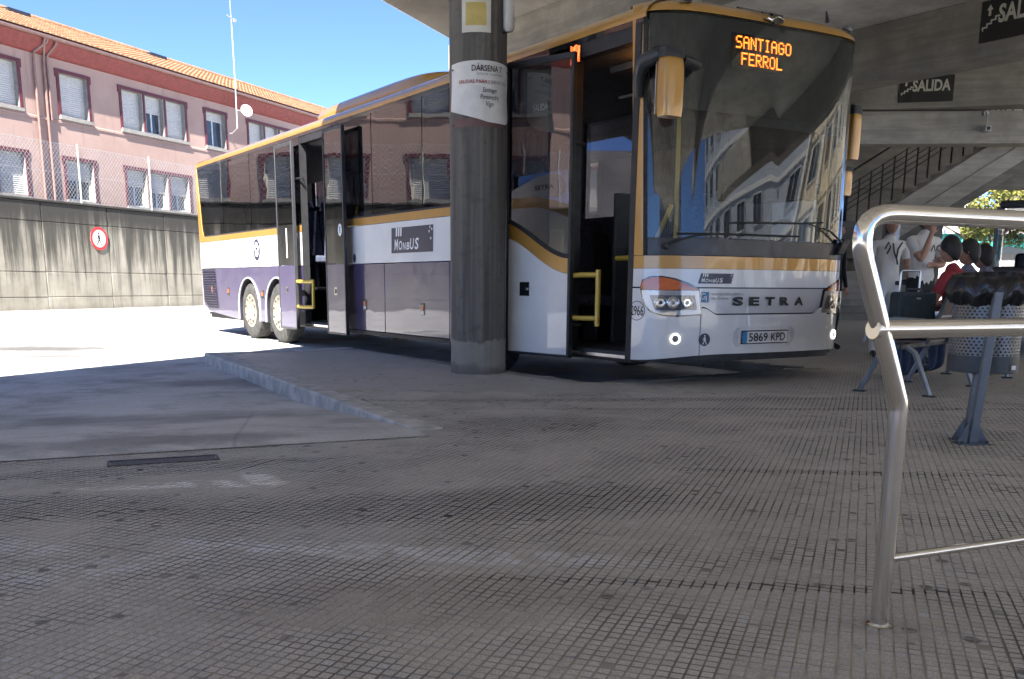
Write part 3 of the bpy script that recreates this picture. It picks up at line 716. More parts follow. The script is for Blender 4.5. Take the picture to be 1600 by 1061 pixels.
M['navy'] = plain('navy_print', (.018, .022, .06), .4, 0, .3, var=0); M['white_print'] = plain('white_print', (.78, .78, .78), .5, var=0); M['blue_print'] = plain('blue_print', (.04, .22, .45), .4, var=0)
M['plate_white'] = plain('plate_white', (.75, .75, .73), .4, var=.03)
def glass(name, tint, wav=.0, r0=.045):
    k = NM(name); g_ = k.N.new('ShaderNodeNewGeometry')
    nrm = g_.outputs['Normal']
    if wav:
        bp_ = k.N.new('ShaderNodeBump'); k.L.new(k.noise(k.obj(), 1.3, 2), bp_.inputs['Height']); bp_.inputs['Strength'].default_value = wav; bp_.inputs['Distance'].default_value = .05; nrm = bp_.outputs[0]
    d = k.N.new('ShaderNodeVectorMath'); d.operation = 'DOT_PRODUCT'; k.L.new(g_.outputs['Normal'], d.inputs[0]); k.L.new(g_.outputs['Incoming'], d.inputs[1])
    c = k.math('SUBTRACT', 1., k.math('MINIMUM', k.math('ABSOLUTE', d.outputs['Value']), 1.)); f = k.math('ADD', k.math('MULTIPLY', k.math('POWER', c, 5.), 1 - r0), r0)
    tr = k.N.new('ShaderNodeBsdfTransparent'); tr.inputs[0].default_value = (*tint, 1)
    gl = k.N.new('ShaderNodeBsdfGlossy'); gl.inputs['Roughness'].default_value = .0; gl.inputs['Color'].default_value = (1, 1, 1, 1); k.L.new(nrm, gl.inputs['Normal'])
    mx = k.N.new('ShaderNodeMixShader'); k.L.new(f, mx.inputs[0]); k.L.new(tr.outputs[0], mx.inputs[1]); k.L.new(gl.outputs[0], mx.inputs[2]); k.L.new(mx.outputs[0], k.out.inputs[0])
    return k.m
M['tint_glass'] = glass('tinted_bus_glass', (.30, .30, .33), .035, .125); M['windshield'] = glass('windshield_glass', (.78, .81, .80), 0, .043); M['door_glass'] = glass('door_glass', (.58, .58, .59), .03, .12); M['clear_glass'] = glass('lamp_glass', (.93, .93, .93), 0)
def emit(name, c, st):
    k = NM(name); e = k.N.new('ShaderNodeEmission'); e.inputs[0].default_value = (*c, 1); e.inputs[1].default_value = st; k.L.new(e.outputs[0], k.out.inputs[0]); return k.m
M['led'] = emit('led_orange', (1., .20, .02), 1.6); M['drl'] = emit('daytime_lamp', (1, .97, .9), .7); M['cab_lamp'] = emit('cab_lamp', (1., .35, .04), 2.5)

bus = empty('bus', P0, math.atan2(RR.y, RR.x), 'white, gold and purple long-distance bus with both doors open', 'bus')
def L(s, t, z): return (s, -t, z)
sp3 = lambda s, z, t: (s, -t, z)
def side_part(name, poly, t0, t1, mat, parent=bus, bevel=0., smooth=30):
    q = MB(); q.prism(poly, sp3, t0, t1); return q.build(name, mat, parent, smooth=smooth, bevel=bevel)
def rect(s0, s1, z0, z1): return [(s0, z0), (s1, z0), (s1, z1), (s0, z1)]
def bx(name, s0, s1, t0, t1, z0, z1, mat, parent=bus, bevel=.0):
    q = MB(); q.box(s0, s1, -t1, -t0, z0, z1); return q.build(name, mat, parent, bevel=bevel)
def arch(c, r, n=14, zc=.50):
    out = []
    for k in range(n + 1):
        a = PI * k / n; out.append((c - r * math.cos(a), zc + r * math.sin(a)))
    return out
def skirt(s0, s1, z0, z1, arches, zend=None):
    """panel outline with wheel arches cut from its lower edge"""
    p = [(s0, z0)]
    for c, r in arches: p += [(c - r, z0)] + arch(c, r, zc=.52) + [(c + r, z0)]
    p += [(s1, zend if zend else z0), (s1, z1), (s0, z1)]
    return p
TH = .035
FA, DA, TA, AR = 2.65, 9.07, 10.53, .575
side_part('front_side_panel', rect(.97, 1.98, .34, 1.80), 0, TH, 'bus_white', bevel=.004)
side_part('skirt_panel', skirt(1.99, 3.275, .34, 1.275, [(FA, AR)]), 0, TH, 'bus_purple', bevel=.004)
for a, b_ in ((3.287, 5.0), (5.012, 6.585)): side_part('luggage_flap', rect(a, b_, .36, 1.275), 0, TH, 'bus_purple', bevel=.006)
side_part('lower_trim', rect(3.29, 6.585, .30, .352), .01, .05, 'black_plastic')
side_part('rear_quarter_panel', [(7.87, .33)] + [(DA - AR, .33)] + arch(DA, AR, zc=.52) + [(DA + AR, .33), (TA - AR, .33)] + arch(TA, AR, zc=.52) + [(TA + AR, .33), (11.25, .33), (13.0, .43), (13.36, .56), (13.40, 1.275), (7.87, 1.275)], 0, TH, 'bus_purple', bevel=.004)
for a, b_ in ((1.99, 6.585), (7.87, 13.42)): side_part('belt_panel', rect(a, b_, 1.283, 1.795), 0, TH, 'bus_white', bevel=.004)
side_part('waist_stripe', rect(1.99, 6.585, 1.80, 1.90), -.003, TH, 'bus_gold', bevel=.003)
side_part('waist_stripe', [(7.87, 1.80), (13.43, 1.80), (13.47, 3.26), (13.38, 3.26), (13.20, 2.05), (13.14, 1.93), (13.05, 1.90), (7.87, 1.90)], -.003, TH, 'bus_gold', bevel=.003)
side_part('front_stripe', [(.97, 1.66), (1.2, 1.73), (1.5, 1.79), (1.98, 1.80), (1.98, 1.90), (1.5, 1.895), (1.2, 1.84), (.97, 1.78)], -.004, -.0005, 'bus_gold')
fin = [(1.98, 1.905), (1.15, 1.87), (1.06, 1.92), (1.08, 2.03), (1.2, 2.10), (1.5, 2.09), (1.98, 1.98)]
side_part('emblem_panel', fin, -.003, .02, 'bus_white', bevel=.004)
q = MB(); put_text(q, 'SETRA', lambda a, b_: L(1.55 - a, -.0045, b_), width=.33, height=.045, y=1.955, bold=.03); q.build('side_lettering', 'ink', bus, smooth=0)
# arch lips
for c in (DA, TA, FA):
    pts = [(c - AR, .33)] + arch(c, AR, 18, .52) + [(c + AR, .33)]
    q = MB(); q.tube([L(a, -.004, z) for a, z in pts], .017, 6); q.build('arch_lip', 'bus_purple' if c == FA else 'bus_silver', bus, smooth=60)
    q = MB(); n = len(pts); q.add([L(a, .03, z) for a, z in pts] + [L(a, .75, z) for a, z in pts], [(i, i + 1, n + i + 1, n + i) for i in range(n - 1)]); q.add([L(a, .75, z) for a, z in pts], [tuple(range(n))]); q.build('wheel_house', 'black_plastic', bus, recalc=False)
# window band: panes and black pillars
for a, b_ in ((.985, 1.985), (2.0, 3.92), (3.94, 5.32), (5.34, 6.575), (7.885, 8.60), (8.62, 10.2), (10.22, 11.8)):
    z0 = 2.12 if a < 1 else 1.905
    side_part('side_window', rect(a, b_, z0, 3.235), .004, .012, 'tint_glass')
side_part('side_window', [(11.82, 1.905), (13.04, 1.905), (13.13, 1.935), (13.19, 2.05), (13.37, 3.235), (11.82, 3.235)], .004, .012, 'tint_glass')
for a in (.955, 1.96, 3.90, 5.30, 6.56, 7.87, 8.58, 10.18, 11.78): side_part('window_pillar', rect(a, a + .06, 1.905, 3.235), .016, .075, 'black_plastic')
side_part('window_header', rect(-.02, 13.40, 3.225, 3.275), .002, .06, 'black_gloss')
side_part('window_seal', rect(1.99, 6.585, 1.895, 1.925), .003, .05, 'rubber'); side_part('window_seal', rect(7.87, 13.05, 1.895, 1.925), .003, .05, 'rubber')
# far side of the body
bx('offside_panel', .05, 13.4, 2.515, 2.55, .34, 1.9, 'bus_white')
for a, b_ in ((.1, 1.4), (1.42, 3.9), (3.92, 6.4), (6.42, 8.9), (8.92, 11.2), (11.22, 13.3)): bx('offside_window', a, b_, 2.53, 2.538, 1.905, 3.235, 'tint_glass')
for a in (.05, 1.38, 3.88, 6.38, 8.88, 11.18, 13.3): bx('offside_pillar', a, a + .09, 2.47, 2.52, 1.9, 3.235, 'black_plastic')
bx('offside_header', 0, 13.4, 2.49, 2.545, 3.225, 3.275, 'black_gloss')
q = MB(); q.grid(lambda u, v: L(13.40 + .10 * math.sin(PI * u), .0 + 2.55 * u, .55 + 2.72 * v), 16, 6); q.build('rear_panel', 'bus_white', bus, smooth=60)
# roof
prof = [(0, 3.27), (-.004, 3.29), (.0, 3.315), (.03, 3.36), (.08, 3.395), (.16, 3.425), (.30, 3.447)]
def cove(tf): 
    q = MB(); q.add([L(s, tf(a), z) for s in (-.06, 13.44) for a, z in prof], [(i, i + 1, i + len(prof) + 1, i + len(prof)) for i in range(len(prof) - 1)]); return q
cove(lambda a: a).build('roof_edge', 'bus_gold', bus, smooth=70); cove(lambda a: 2.55 - a).build('roof_edge', 'bus_gold', bus, smooth=70)
q = MB(); q.add([L(s, t_, z) for s in (-.06, 13.44) for t_, z in ((.30, 3.447), (.8, 3.47), (1.275, 3.478), (1.75, 3.47), (2.25, 3.447))], [(i, i + 1, i + 6, i + 5) for i in range(4)]); q.build('roof_panel', 'bus_white', bus, smooth=70)
def pod(u, v):
    th = 2 * PI * u; c, s_ = math.cos(th), math.sin(th); sg = lambda x, e: math.copysign(abs(x) ** e, x)
    k = 1 - .28 * (v ** 3); return L(6.25 + 2.02 * sg(c, .35) * (k if c > 0 else 1 - .12 * v ** 3), 1.275 + 1.0 * sg(s_, .35) * k, 3.43 + .25 * math.sin(v * PI / 2))
q = MB(); q.grid(pod, 48, 6); n = 49; o_ = 6 * n; q.add([], []); q.f.append(tuple(range(o_, o_ + 48))); q.build('roof_air_unit', 'bus_gold', bus, smooth=50)
# ---- curved front
def FS(x): return (-.52 - .08 * x + .10 * x * x) * math.sqrt(max(0., 1 - abs(x) ** 8))
def FP(w, z):
    """station w on the nose (0 door corner, 1 centre, 2 far corner) -> s, t"""
    if w <= 1: x = -math.cos(max(w, 0) * PI / 2) ** (2 / 2.6)
    else: x = math.cos(max(2 - w, 0) * PI / 2) ** (2 / 5)
    return FS(x) + max(z - 1, 0) * .05 * (1 if x < 0 else 1 - x), 1.275 + 1.275 * x
def fp3(w, z, off=0.):
    s, t_ = FP(w, z); e_ = .01 if abs(w - 1) > .06 else .0015; a = FP(max(w - e_, 0), z); b_ = FP(min(w + e_, 2), z)
    ds, dt = b_[0] - a[0], b_[1] - a[1]; l = math.hypot(ds, dt) or 1
    return L(s - dt / l * off, t_ + ds / l * off, z)
def ft3(t_, z, off=0.):
    x = (t_ - 1.275) / 1.275
    f = FS
    k = max(z - 1, 0) * .05; ds = (f(x + .01) - f(x - .01)); dt = .02 * 1.275; l = math.hypot(ds, dt)
    return L(f(x) + (k if x < 0 else k * (1 - x)) - dt / l * off, t_ + ds / l * off, z)
_wt = sorted({k / 300 for k in range(301)} | {2 - math.acos((k / 400) ** 2.5) * 2 / PI for k in range(401)})
_al = [0.]
for a, b_ in zip(_wt[:-1], _wt[1:]):
    p, q = FP(a, 1.0), FP(b_, 1.0); _al.append(_al[-1] + math.hypot(q[0] - p[0], q[1] - p[1]))
def _interp(x, X, Y):
    lo, hi = 0, len(X) - 1
    while hi - lo > 1:
        m_ = (lo + hi) // 2
        if X[m_] <= x: lo = m_
        else: hi = m_
    return Y[lo] + (Y[hi] - Y[lo]) * (x - X[lo]) / max(X[hi] - X[lo], 1e-9)
def warc(w0, w1, u):
    """evenly spaced along the nose between two stations"""
    a, b_ = _interp(w0, _wt, _al), _interp(w1, _wt, _al)
    return w0 if u <= 0 else w1 if u >= 1 else _interp(a + (b_ - a) * u, _al, _wt)
def fpatch(name, w0, w1, z0, z1, mat, off=0., th=-.02, nw=40, nz=2, parent=bus):
    Z0 = z0 if callable(z0) else (lambda w_: z0); Z1 = z1 if callable(z1) else (lambda w_: z1)
    def pt(u, v, d):
        w_ = warc(w0, w1, u); return fp3(w_, Z0(w_) + (Z1(w_) - Z0(w_)) * v, off + d)
    q = MB(); q.shell(pt, nw, nz, th)
    return q.build(name, mat, parent, smooth=40)
cl = lambda x, a, b_: max(a, min(b_, x))
sm = lambda x: (lambda y: y * y * (3 - 2 * y))(cl(x, 0, 1))
bump_bot = lambda w_: .345 + .055 * sm(w_ / .8)
lip = lambda w_: .815 - .06 * sm((w_ - .64) / .09) * sm((1.15 - w_) / .06)
fpatch('corner_bumper', 0, .615, bump_bot, .99, 'bus_white'); fpatch('corner_bumper', 1.215, 2, bump_bot, .99, 'bus_white')
fpatch('front_bumper', .62, 1.21, bump_bot, lip, 'bus_white', off=.006, nw=60, nz=4)
fpatch('grille_panel', .60, 1.17, lambda w_: lip(w_) + .012, .992, 'bus_silver', off=-.008, nw=60, nz=2)
fpatch('front_hatch', .0, 2, 1.003, 1.163, 'bus_white', nw=60); fpatch('front_stripe', 0, 2, 1.166, 1.276, 'bus_gold', nw=60)
fpatch('gap_liner', .0, 2, .36, 1.42, 'black_plastic', off=-.03, nw=50)
fpatch('bumper_underside', 0, 2, .33, .37, 'black_plastic', off=-.06, th=-.2, nw=40)
fpatch('wiper_cowl', .145, 1.86, 1.283, 1.43, 'cowl', off=-.006, nw=50)
fpatch('windshield', .165, 1.84, 1.435, 3.305, 'windshield', off=-.004, th=-.007, nw=70, nz=16)
fpatch('front_pillar', 0, .125, 1.28, 3.32, 'bus_gold', nw=10, nz=10); fpatch('front_pillar', 1.88, 2, 1.28, 3.32, 'bus_gold', nw=10, nz=10)
fpatch('windshield_seal', .125, .165, 1.28, 3.32, 'rubber', nw=4, nz=10); fpatch('windshield_seal', 1.84, 1.88, 1.28, 3.32, 'rubber', nw=4, nz=10)
fpatch('sign_panel', .17, 1.83, lambda w_: 2.52 + .06 * sm((w_ - 1) ** 2), 3.30, 'black_plastic', off=-.035, nw=50, nz=3)
fpatch('sun_blind', .9, 1.6, 2.44, 2.54, 'interior', off=-.05, nw=20)
def cap(u, v, d=0):
    w_ = 2 * u; a = v * PI / 2; z = 3.318 + .16 * math.sin(a); s, t_ = FP(w_, 3.3); ins = .45 * (1 - math.cos(a)) ; tt = 1.275 + (t_ - 1.275) * (1 - ins * .55); return L(s + ins * .9, tt, z)
q = MB(); q.grid(cap, 60, 8); q.add([cap(i / 60, 1) for i in range(61)] + [L(.7, 2.2, 3.472), L(.7, .35, 3.472)], [tuple(range(63))]); q.build('roof_cap', 'bus_gold', bus, smooth=60)
# roof emblem, marker lamps, aerial
q = MB()
def femb(a, b_, d):
    p = ft3(1.20 + a, 3.3, .0); an = math.asin(cl((b_ - 3.318) / .16, 0, 1)); nz = math.sin(an * .8)
    return (p[0] + .405 * (1 - math.cos(an)) - (.012 + d) * math.cos(an), p[1], b_ + (.012 + d) * nz)
q.prism([(-.17, 3.47), (-.10, 3.33), (0, 3.305), (.10, 3.325), (.15, 3.40), (.13, 3.475)], femb, 0, .02); emb = q.build('roof_emblem', 'black_gloss', bus)
q = MB(); put_text(q, 'Monbus', lambda a, b_: femb(a, b_, .022), width=.2, height=.04, x=-.1, y=3.41, shear=.3, bold=.02); q.build('emblem_lettering', 'chrome', emb, smooth=0)
q = MB(); q.tube([femb(x, 3.35 + .018 * math.sin(x * 30), .022) for x in (-.09, -.05, 0, .04, .08, .11)], .009, 5); q.build('emblem_bar', 'chrome', emb)
for t_, z in ((.32, 3.435), (2.25, 3.43)):
    c = Vector(ft3(t_, z, 0)); c.x += .05
    q = MB(); q.lathe([(.04, -.02), (.04, .0), (.034, .014), (.015, .02)], c, (-.5, 0, .85), 14); lm = q.build('marker_lamp', 'bench_grey', bus, smooth=50)
    q = MB(); q.lathe([(.052, -.024), (.052, -.006)], c, (-.5, 0, .85), 14); q.build('lamp_base', 'black_plastic', lm)
q = MB(); c = Vector(ft3(1.98, 3.45)); q.tube([c + Vector((.1, 0, 0)), c + Vector((.12, 0, .10))], [.02, .006], 6); q.build('aerial', 'black_plastic', bus)
# headlights
def ppatch(name, poly, mat, mapw, off, th, parent):
    """patch on the curved nose: outline given as (w, z) polygon, filled by strips"""
    ws = [p[0] for p in poly]; w0, w1 = min(ws), max(ws); n = 22
    def cut(w_):
        zs_ = []
        for i in range(len(poly)):
            a, b_ = poly[i], poly[(i + 1) % len(poly)]
            if (a[0] - w_) * (b_[0] - w_) <= 0 and a[0] != b_[0]: zs_.append(a[1] + (b_[1] - a[1]) * (w_ - a[0]) / (b_[0] - a[0]))
        return (min(zs_), max(zs_)) if zs_ else (.9, .9)
    c = [cut(w0 + (w1 - w0) * (.004 + .992 * k / n)) for k in range(n + 1)]
    q = MB(); q.shell(lambda u, v, d: fp3(mapw(w0 + (w1 - w0) * u), c[round(u * n)][0] + (c[round(u * n)][1] - c[round(u * n)][0]) * v, off + d), n, 3, th); return q.build(name, mat, parent, smooth=30)
AMB = [(.105, 1.00), (.13, 1.055), (.20, 1.085), (.30, 1.09), (.40, 1.07), (.50, 1.03), (.585, .978), (.115, .978)]
CLR = [(.118, .972), (.588, .972), (.60, .87), (.612, .765), (.42, .752), (.32, .76), (.22, .79), (.155, .86)]
OUT = [(.095, .995), (.12, 1.065), (.20, 1.097), (.30, 1.102), (.41, 1.082), (.52, 1.04), (.60, .982), (.612, .87), (.625, .755), (.42, .740), (.31, .748), (.20, .785), (.14, .855)]
M['reflector'] = plain('lamp_housing', (.42, .42, .44), .28, .85, var=.1); M['lamp_dark'] = plain('lamp_shroud', (.10, .10, .11), .3, .5)
for side_ in (0, 1):
    mw = (lambda w_: w_) if side_ == 0 else (lambda w_: 1.80 - 1.06 * w_)
    hl_ = ppatch('headlight', OUT, 'black_gloss', mw, -.012, .016, bus)
    ppatch('indicator_lens', AMB, 'amber', mw, .005, .006, hl_); ppatch('reflector', CLR, 'reflector', mw, .0045, .004, hl_); ppatch('lens_cover', CLR, 'clear_glass', mw, .030, .003, hl_)
    ppatch('lamp_shroud', [(.20, .93), (.575, .93), (.582, .80), (.25, .80)], 'lamp_dark', mw, .009, .002, hl_)
    for wv in (.30, .40, .51):
        c = Vector(fp3(mw(wv), .866, .012)); c2 = Vector(fp3(mw(wv), .866, .04)); ax = (c2 - c).normalized(); r_ = .05
        q = MB(); q.lathe([(r_ * 1.12, 0), (r_ * 1.1, .012), (r_, .014), (r_ * .93, .004), (r_ * .6, -.001), (r_ * .3, .001)], c, ax, 24); lb = q.build('lamp_bowl', 'chrome', hl_, smooth=60)
        q = MB(); q.lathe([(r_ * .34, .001), (r_ * .32, .009), (r_ * .18, .014), (.001, .0155)], c, ax, 16); q.build('bulb_cap', 'clear_glass' if wv == .40 else 'lamp_dark', lb, smooth=60)
    c = Vector(fp3(mw(.43), .545, .004)); c2 = Vector(fp3(mw(.43), .545, .05)); ax = (c2 - c).normalized()
    fpoly = [(.27, .50), (.36, .585), (.43, .61), (.55, .612), (.56, .60), (.56, .49), (.36, .485)]
    fl = ppatch('fog_lamp', fpoly, 'bus_white', mw, .0, .004, bus)
    q = MB(); nn_ = 24; u_ = ax.orthogonal().normalized(); v_ = ax.cross(u_); q.tube([c + (u_ * math.cos(2 * PI * k / nn_) + v_ * math.sin(2 * PI * k / nn_)) * .040 + ax * .008 for k in range(nn_)], .0085, 6, closed=True); q.build('light_ring', 'drl', fl, smooth=60)
    q = MB(); q.lathe([(.034, 0), (.033, .008), (.01, .012)], c, ax, 18); q.build('lamp_glass', 'bench_grey', fl, smooth=60)
# lettering on the front
for k, ch in enumerate('SETRA'):
    q = MB(); put_text(q, ch, lambda a, b_: ft3(a, b_, .004), width=.125, height=.075, x=.795 + k * .197, y=.842, bold=.05); q.build('maker_letter', 'ink', bus, smooth=0)
def op_logo(name, f, x0, x1, z0, z1, slant=.12):
    h = z1 - z0; W = x1 - x0
    q = MB(); q.shell(lambda u, v, d: f(x0 + slant * h * v + (W - slant * h) * u, z0 + h * v, .003 + d), 16, 2, -.002); lg = q.build(name, 'navy', bus, smooth=0)
    q = MB(); x = x0 + .08 * W; base = z0 + .13 * h
    for ch, sc_ in (('M', 1.), ('O', .82), ('N', .66), ('B', .66), ('U', 1.), ('S', 1.)):
        x += put_text(q, ch, lambda a, b_: f(a, b_, .0045), width=W * .098 * (sc_ ** .6), height=.42 * h * sc_, x=x, y=base, shear=.18, bold=.02) + W * .012
    q.build('logo_lettering', 'white_print', lg, smooth=0)
    q = MB()
    for k in range(3): q.prism([(x0 + W * (.12 + .055 * k), z0 + .66 * h), (x0 + W * (.15 + .055 * k), z0 + .66 * h), (x0 + W * (.16 + .055 * k), z1 - .01 * h), (x0 + W * (.125 + .055 * k), z1 - .01 * h)], lambda a, b_, d: f(a, b_, d), .0035, .0045)
    for sx_, sz_ in ((.93, .92), (.97, .84), (.91, .76), (.945, .5)):
        cx_, cz_ = x0 + W * sx_, z0 + h * sz_; q.prism([(cx_ + (.07 if k % 2 == 0 else .028) * h * math.cos(k * PI / 5 + .3), cz_ + (.07 if k % 2 == 0 else .028) * h * math.sin(k * PI / 5 + .3)) for k in range(10)], lambda a, b_, d: f(a, b_, d), .0035, .0045)
    q.build('logo_mark', 'white_print', lg, smooth=0); return lg
op_logo('front_logo', lambda a, b_, d: ft3(a, b_, d), .41, .80, 1.035, 1.125, .35)
op_logo('side_logo', lambda a, b_, d: L(4.78 - a, -d, b_), 0, 1.12, 1.40, 1.72, .04)
lg = MB(); lg.prism([(.435, .868), (.53, .868), (.53, .962), (.435, .962)], lambda a, b_, d: ft3(a, b_, d), -.006, .0); lg = lg.build('transport_logo', 'blue_print', bus, smooth=0)
q = MB(); put_text(q, 'G', lambda a, b_: ft3(a, b_, .0015), height=.055, x=.442, y=.895, bold=.01); put_text(q, 'l', lambda a, b_: ft3(a, b_, .0015), height=.05, x=.498, y=.878, bold=.02); q.build('logo_lettering', 'white_print', lg, smooth=0)
q = MB(); put_text(q, 'transporte público', lambda a, b_: ft3(a, b_, -.002), width=.36, height=.024, x=.56, y=.932); put_text(q, 'de Galicia', lambda a, b_: ft3(a, b_, -.002), width=.19, height=.024, x=.56, y=.893); q.build('transport_lettering', 'grey_ink', bus, smooth=0)
# number plate
def fpl(a, b_, d): return ft3(a, b_, .008 + d)
q = MB(); q.prism([(.86, .462), (1.54, .462), (1.60, .52), (1.60, .62), (1.56, .638), (.86, .638), (.82, .60), (.82, .50)], fpl, -.003, .0); rec = q.build('plate_recess', 'bus_silver', bus, bevel=.004)
q = MB(); q.prism([(.91, .485), (1.505, .485), (1.505, .61), (.91, .61)], fpl, .001, .012); npl = q.build('number_plate', 'black_gloss', bus, bevel=.003)
q = MB(); q.prism([(.975, .495), (1.497, .495), (1.497, .60), (.975, .60)], fpl, .0125, .014); q.build('plate_face', 'plate_white', npl, smooth=0)
q = MB(); q.prism([(.918, .495), (.974, .495), (.974, .60), (.918, .60)], fpl, .0125, .014); q.build('country_band', 'blue_print', npl, smooth=0)
q = MB(); put_text(q, '5869', lambda a, b_: fpl(a, b_, .0155), width=.235, height=.075, x=.995, y=.511, bold=.012); put_text(q, 'KPD', lambda a, b_: fpl(a, b_, .0155), width=.185, height=.075, x=1.275, y=.511, bold=.012); q.build('plate_lettering', 'ink', npl, smooth=0)
# round stickers
def fdisc(name, f, cx, cz, rx, rz, mat, o0, o1, parent, hole=None):
    q = MB(); q.prism([(cx + rx * math.cos(2 * PI * k / 28), cz + rz * math.sin(2 * PI * k / 28)) for k in range(28)], f, o0, o1); return q.build(name, mat, parent, smooth=0)
fw3 = lambda a, b_, d: fp3(a, b_, d)
d_ = fdisc('walker_sticker', lambda a, b_, d: ft3(a, b_, d), .50, .535, .058, .058, 'navy', .006, .0085, bus)
q = MB(); walker(q, lambda x, y: ft3(.50 + x * .05, .535 + y * .048, .0105), lambda x, y: ft3(.50 + x * .05, .535 + y * .048, .0085)); q.build('walker', 'white_print', d_, smooth=0)
# fleet number in a ring
def side_front(a, b_, d): return fp3(cl(a, 0, 2), b_, d)
wn = lambda x: cl(.062 + x * .9, 0.0, 2)
q = MB(); ring = [(math.cos(2 * PI * k / 32), math.sin(2 * PI * k / 32)) for k in range(32)]
q.add([fp3(wn(.105 * x), .79 + .088 * y, .002) for x, y in ring] + [fp3(wn(.098 * x), .79 + .082 * y, .002) for x, y in ring], [(i, (i + 1) % 32, (i + 1) % 32 + 32, i + 32) for i in range(32)]); fr_ = q.build('fleet_number', 'ink', bus, smooth=0, recalc=False)
q = MB(); put_text(q, '2966', lambda a, b_: fp3(wn(a), b_, .002), width=.165, height=.085, x=-.078, y=.748, bold=.01); q.build('fleet_digits', 'ink', fr_, smooth=0)
# destination display
G5 = {'S': '01111 10000 10000 01110 00001 00001 11110', 'A': '01110 10001 10001 11111 10001 10001 10001', 'N': '10001 11001 10101 10101 10011 10001 10001', 'T': '11111 00100 00100 00100 00100 00100 00100', 'I': '01110 00100 00100 00100 00100 00100 01110',
      'G': '01110 10001 10000 10111 10001 10001 01110', 'O': '01110 10001 10001 10001 10001 10001 01110', 'F': '11111 10000 10000 11110 10000 10000 10000', 'E': '11111 10000 10000 11110 10000 10000 11111', 'R': '11110 10001 10001 11110 10100 10010 10001', 'L': '10000 10000 10000 10000 10000 10000 11111'}
fpatch('display_box', .80, 1.03, 2.90, 3.20, 'black_gloss', off=-.030, th=-.004, nw=10)
q = MB(); pt = .0139
for txt, x0, zt in (('SANTIAGO', .80, 3.165), ('FERROL', .865, 3.165 - 9 * pt * 1.08)):
    for ci, ch in enumerate(txt):
        for r, row in enumerate(G5[ch].split()):
            for c, bit in enumerate(row):
                if bit == '1':
                    a = x0 + (ci * 6 + c) * pt; z = zt - r * pt * 1.08
                    q.add([ft3(a, z, -.022), ft3(a + pt * .86, z, -.022), ft3(a + pt * .86, z + pt * .9, -.022), ft3(a, z + pt * .9, -.022)], [(0, 1, 2, 3)])
stuff(q.build('destination_display', 'led', bus, smooth=0, recalc=False))
# wipers
def wiper(pts, arm):
    q = MB(); q.tube([fp3(*p) for p in arm], [.016, .013, .009, .006][:len(arm)], 6); w_ = q.build('wiper', 'black_plastic', bus, smooth=50)
    q = MB(); q.tube([fp3(*p) for p in pts], .009, 5); q.build('wiper_blade', 'rubber', w_)
wiper([(.42, 1.465, .012), (.55, 1.468, .012), (.75, 1.472, .012), (.95, 1.475, .012), (1.02, 1.478, .012)], [(.33, 1.36, .015), (.37, 1.39, .03), (.55, 1.45, .03), (.72, 1.475, .022)])
wiper([(.80, 1.575, .012), (.95, 1.585, .012), (1.03, 1.60, .012), (1.12, 1.62, .012)], [(1.36, 1.385, .02), (1.3, 1.45, .045), (1.16, 1.545, .035), (1.04, 1.60, .022)])
q = MB(); q.lathe([(.03, -.02), (.03, .03), (.02, .04)], fp3(.33, 1.36, 0), (-1, .3, 0), 10); q.build('wiper_spindle', 'black_plastic', bus)
q = MB(); q.obox(fp3(1.34, 1.40, .035), (0, 1, 0), (1, 0, 0), (0, -.6, 1), .05, .03, .09); q.build('wiper_spindle', 'black_plastic', bus, bevel=.01)
# mirrors
def mirror(name, c, sz, arm, gold=True):
    c = Vector(c); w_, h, dp = sz
    q = MB()
    def shp(u, v):
        th = 2 * PI * u; sg = lambda x, e: math.copysign(abs(x) ** e, x); k = 1 - .10 * abs(2 * v - 1) ** 6
        return c + Vector((dp * sg(math.cos(th), .5) * k, w_ * sg(math.sin(th), .5) * k, h * (2 * v - 1)))
    q.grid(shp, 28, 12); q.f.append(tuple(range(0, 28))); q.f.append(tuple(range(12 * 29, 12 * 29 + 28))); o = q.build(name, 'bus_gold', bus, smooth=60)
    q = MB(); q.obox(c + Vector((dp + .001, 0, 0)), (0, 1, 0), (0, 0, 1), (1, 0, 0), w_ * .86, h * .9, .004); q.build('mirror_glass', 'chrome', o)
    q = MB()
    def top(u, v):
        th = 2 * PI * u; sg = lambda x, e: math.copysign(abs(x) ** e, x)
        return c + Vector((dp * 1.05 * sg(math.cos(th), .5) * (1 - .25 * v * v), w_ * 1.05 * sg(math.sin(th), .5) * (1 - .2 * v * v), h * .97 + v * h * .38))
    q.grid(top, 28, 4); q.f.append(tuple(range(4 * 29, 4 * 29 + 28))); q.build('mirror_cap', 'cowl', o, smooth=60)
    if arm:
        q = MB(); q.tube(arm[0], arm[1], 8); q.build('mirror_arm', 'cowl', o, smooth=60)
mc = Vector(L(-.34, .045, 2.655))
mirror('door_mirror', mc, (.112, .235, .075), ([mc + Vector((.0, 0, .27)), mc + Vector((.10, .07, .27)), mc + Vector((.20, .13, .22)), L(-.03, -.03, 2.80), L(.0, -.005, 2.62)], [.06, .07, .07, .06, .04]))
q = MB(); q.tube([mc + Vector((-.03, -.10, .22)), mc + Vector((-.06, -.25, .20)), mc + Vector((.05, -.40, .26))], [.06, .05, .008], 6); q.build('kerb_mirror', 'black_plastic', bus, smooth=60)
mr = Vector(L(-.25, 2.66, 2.50)); mirror('offside_mirror', mr, (.065, .22, .06), ([mr + Vector((.0, 0, .26)), mr + Vector((.1, .02, .30)), L(.0, 2.54, 2.75)], [.05, .05, .04]))
mr2 = Vector(L(-.22, 2.63, 2.05)); mirror('offside_wide_mirror', mr2, (.07, .12, .05), None)
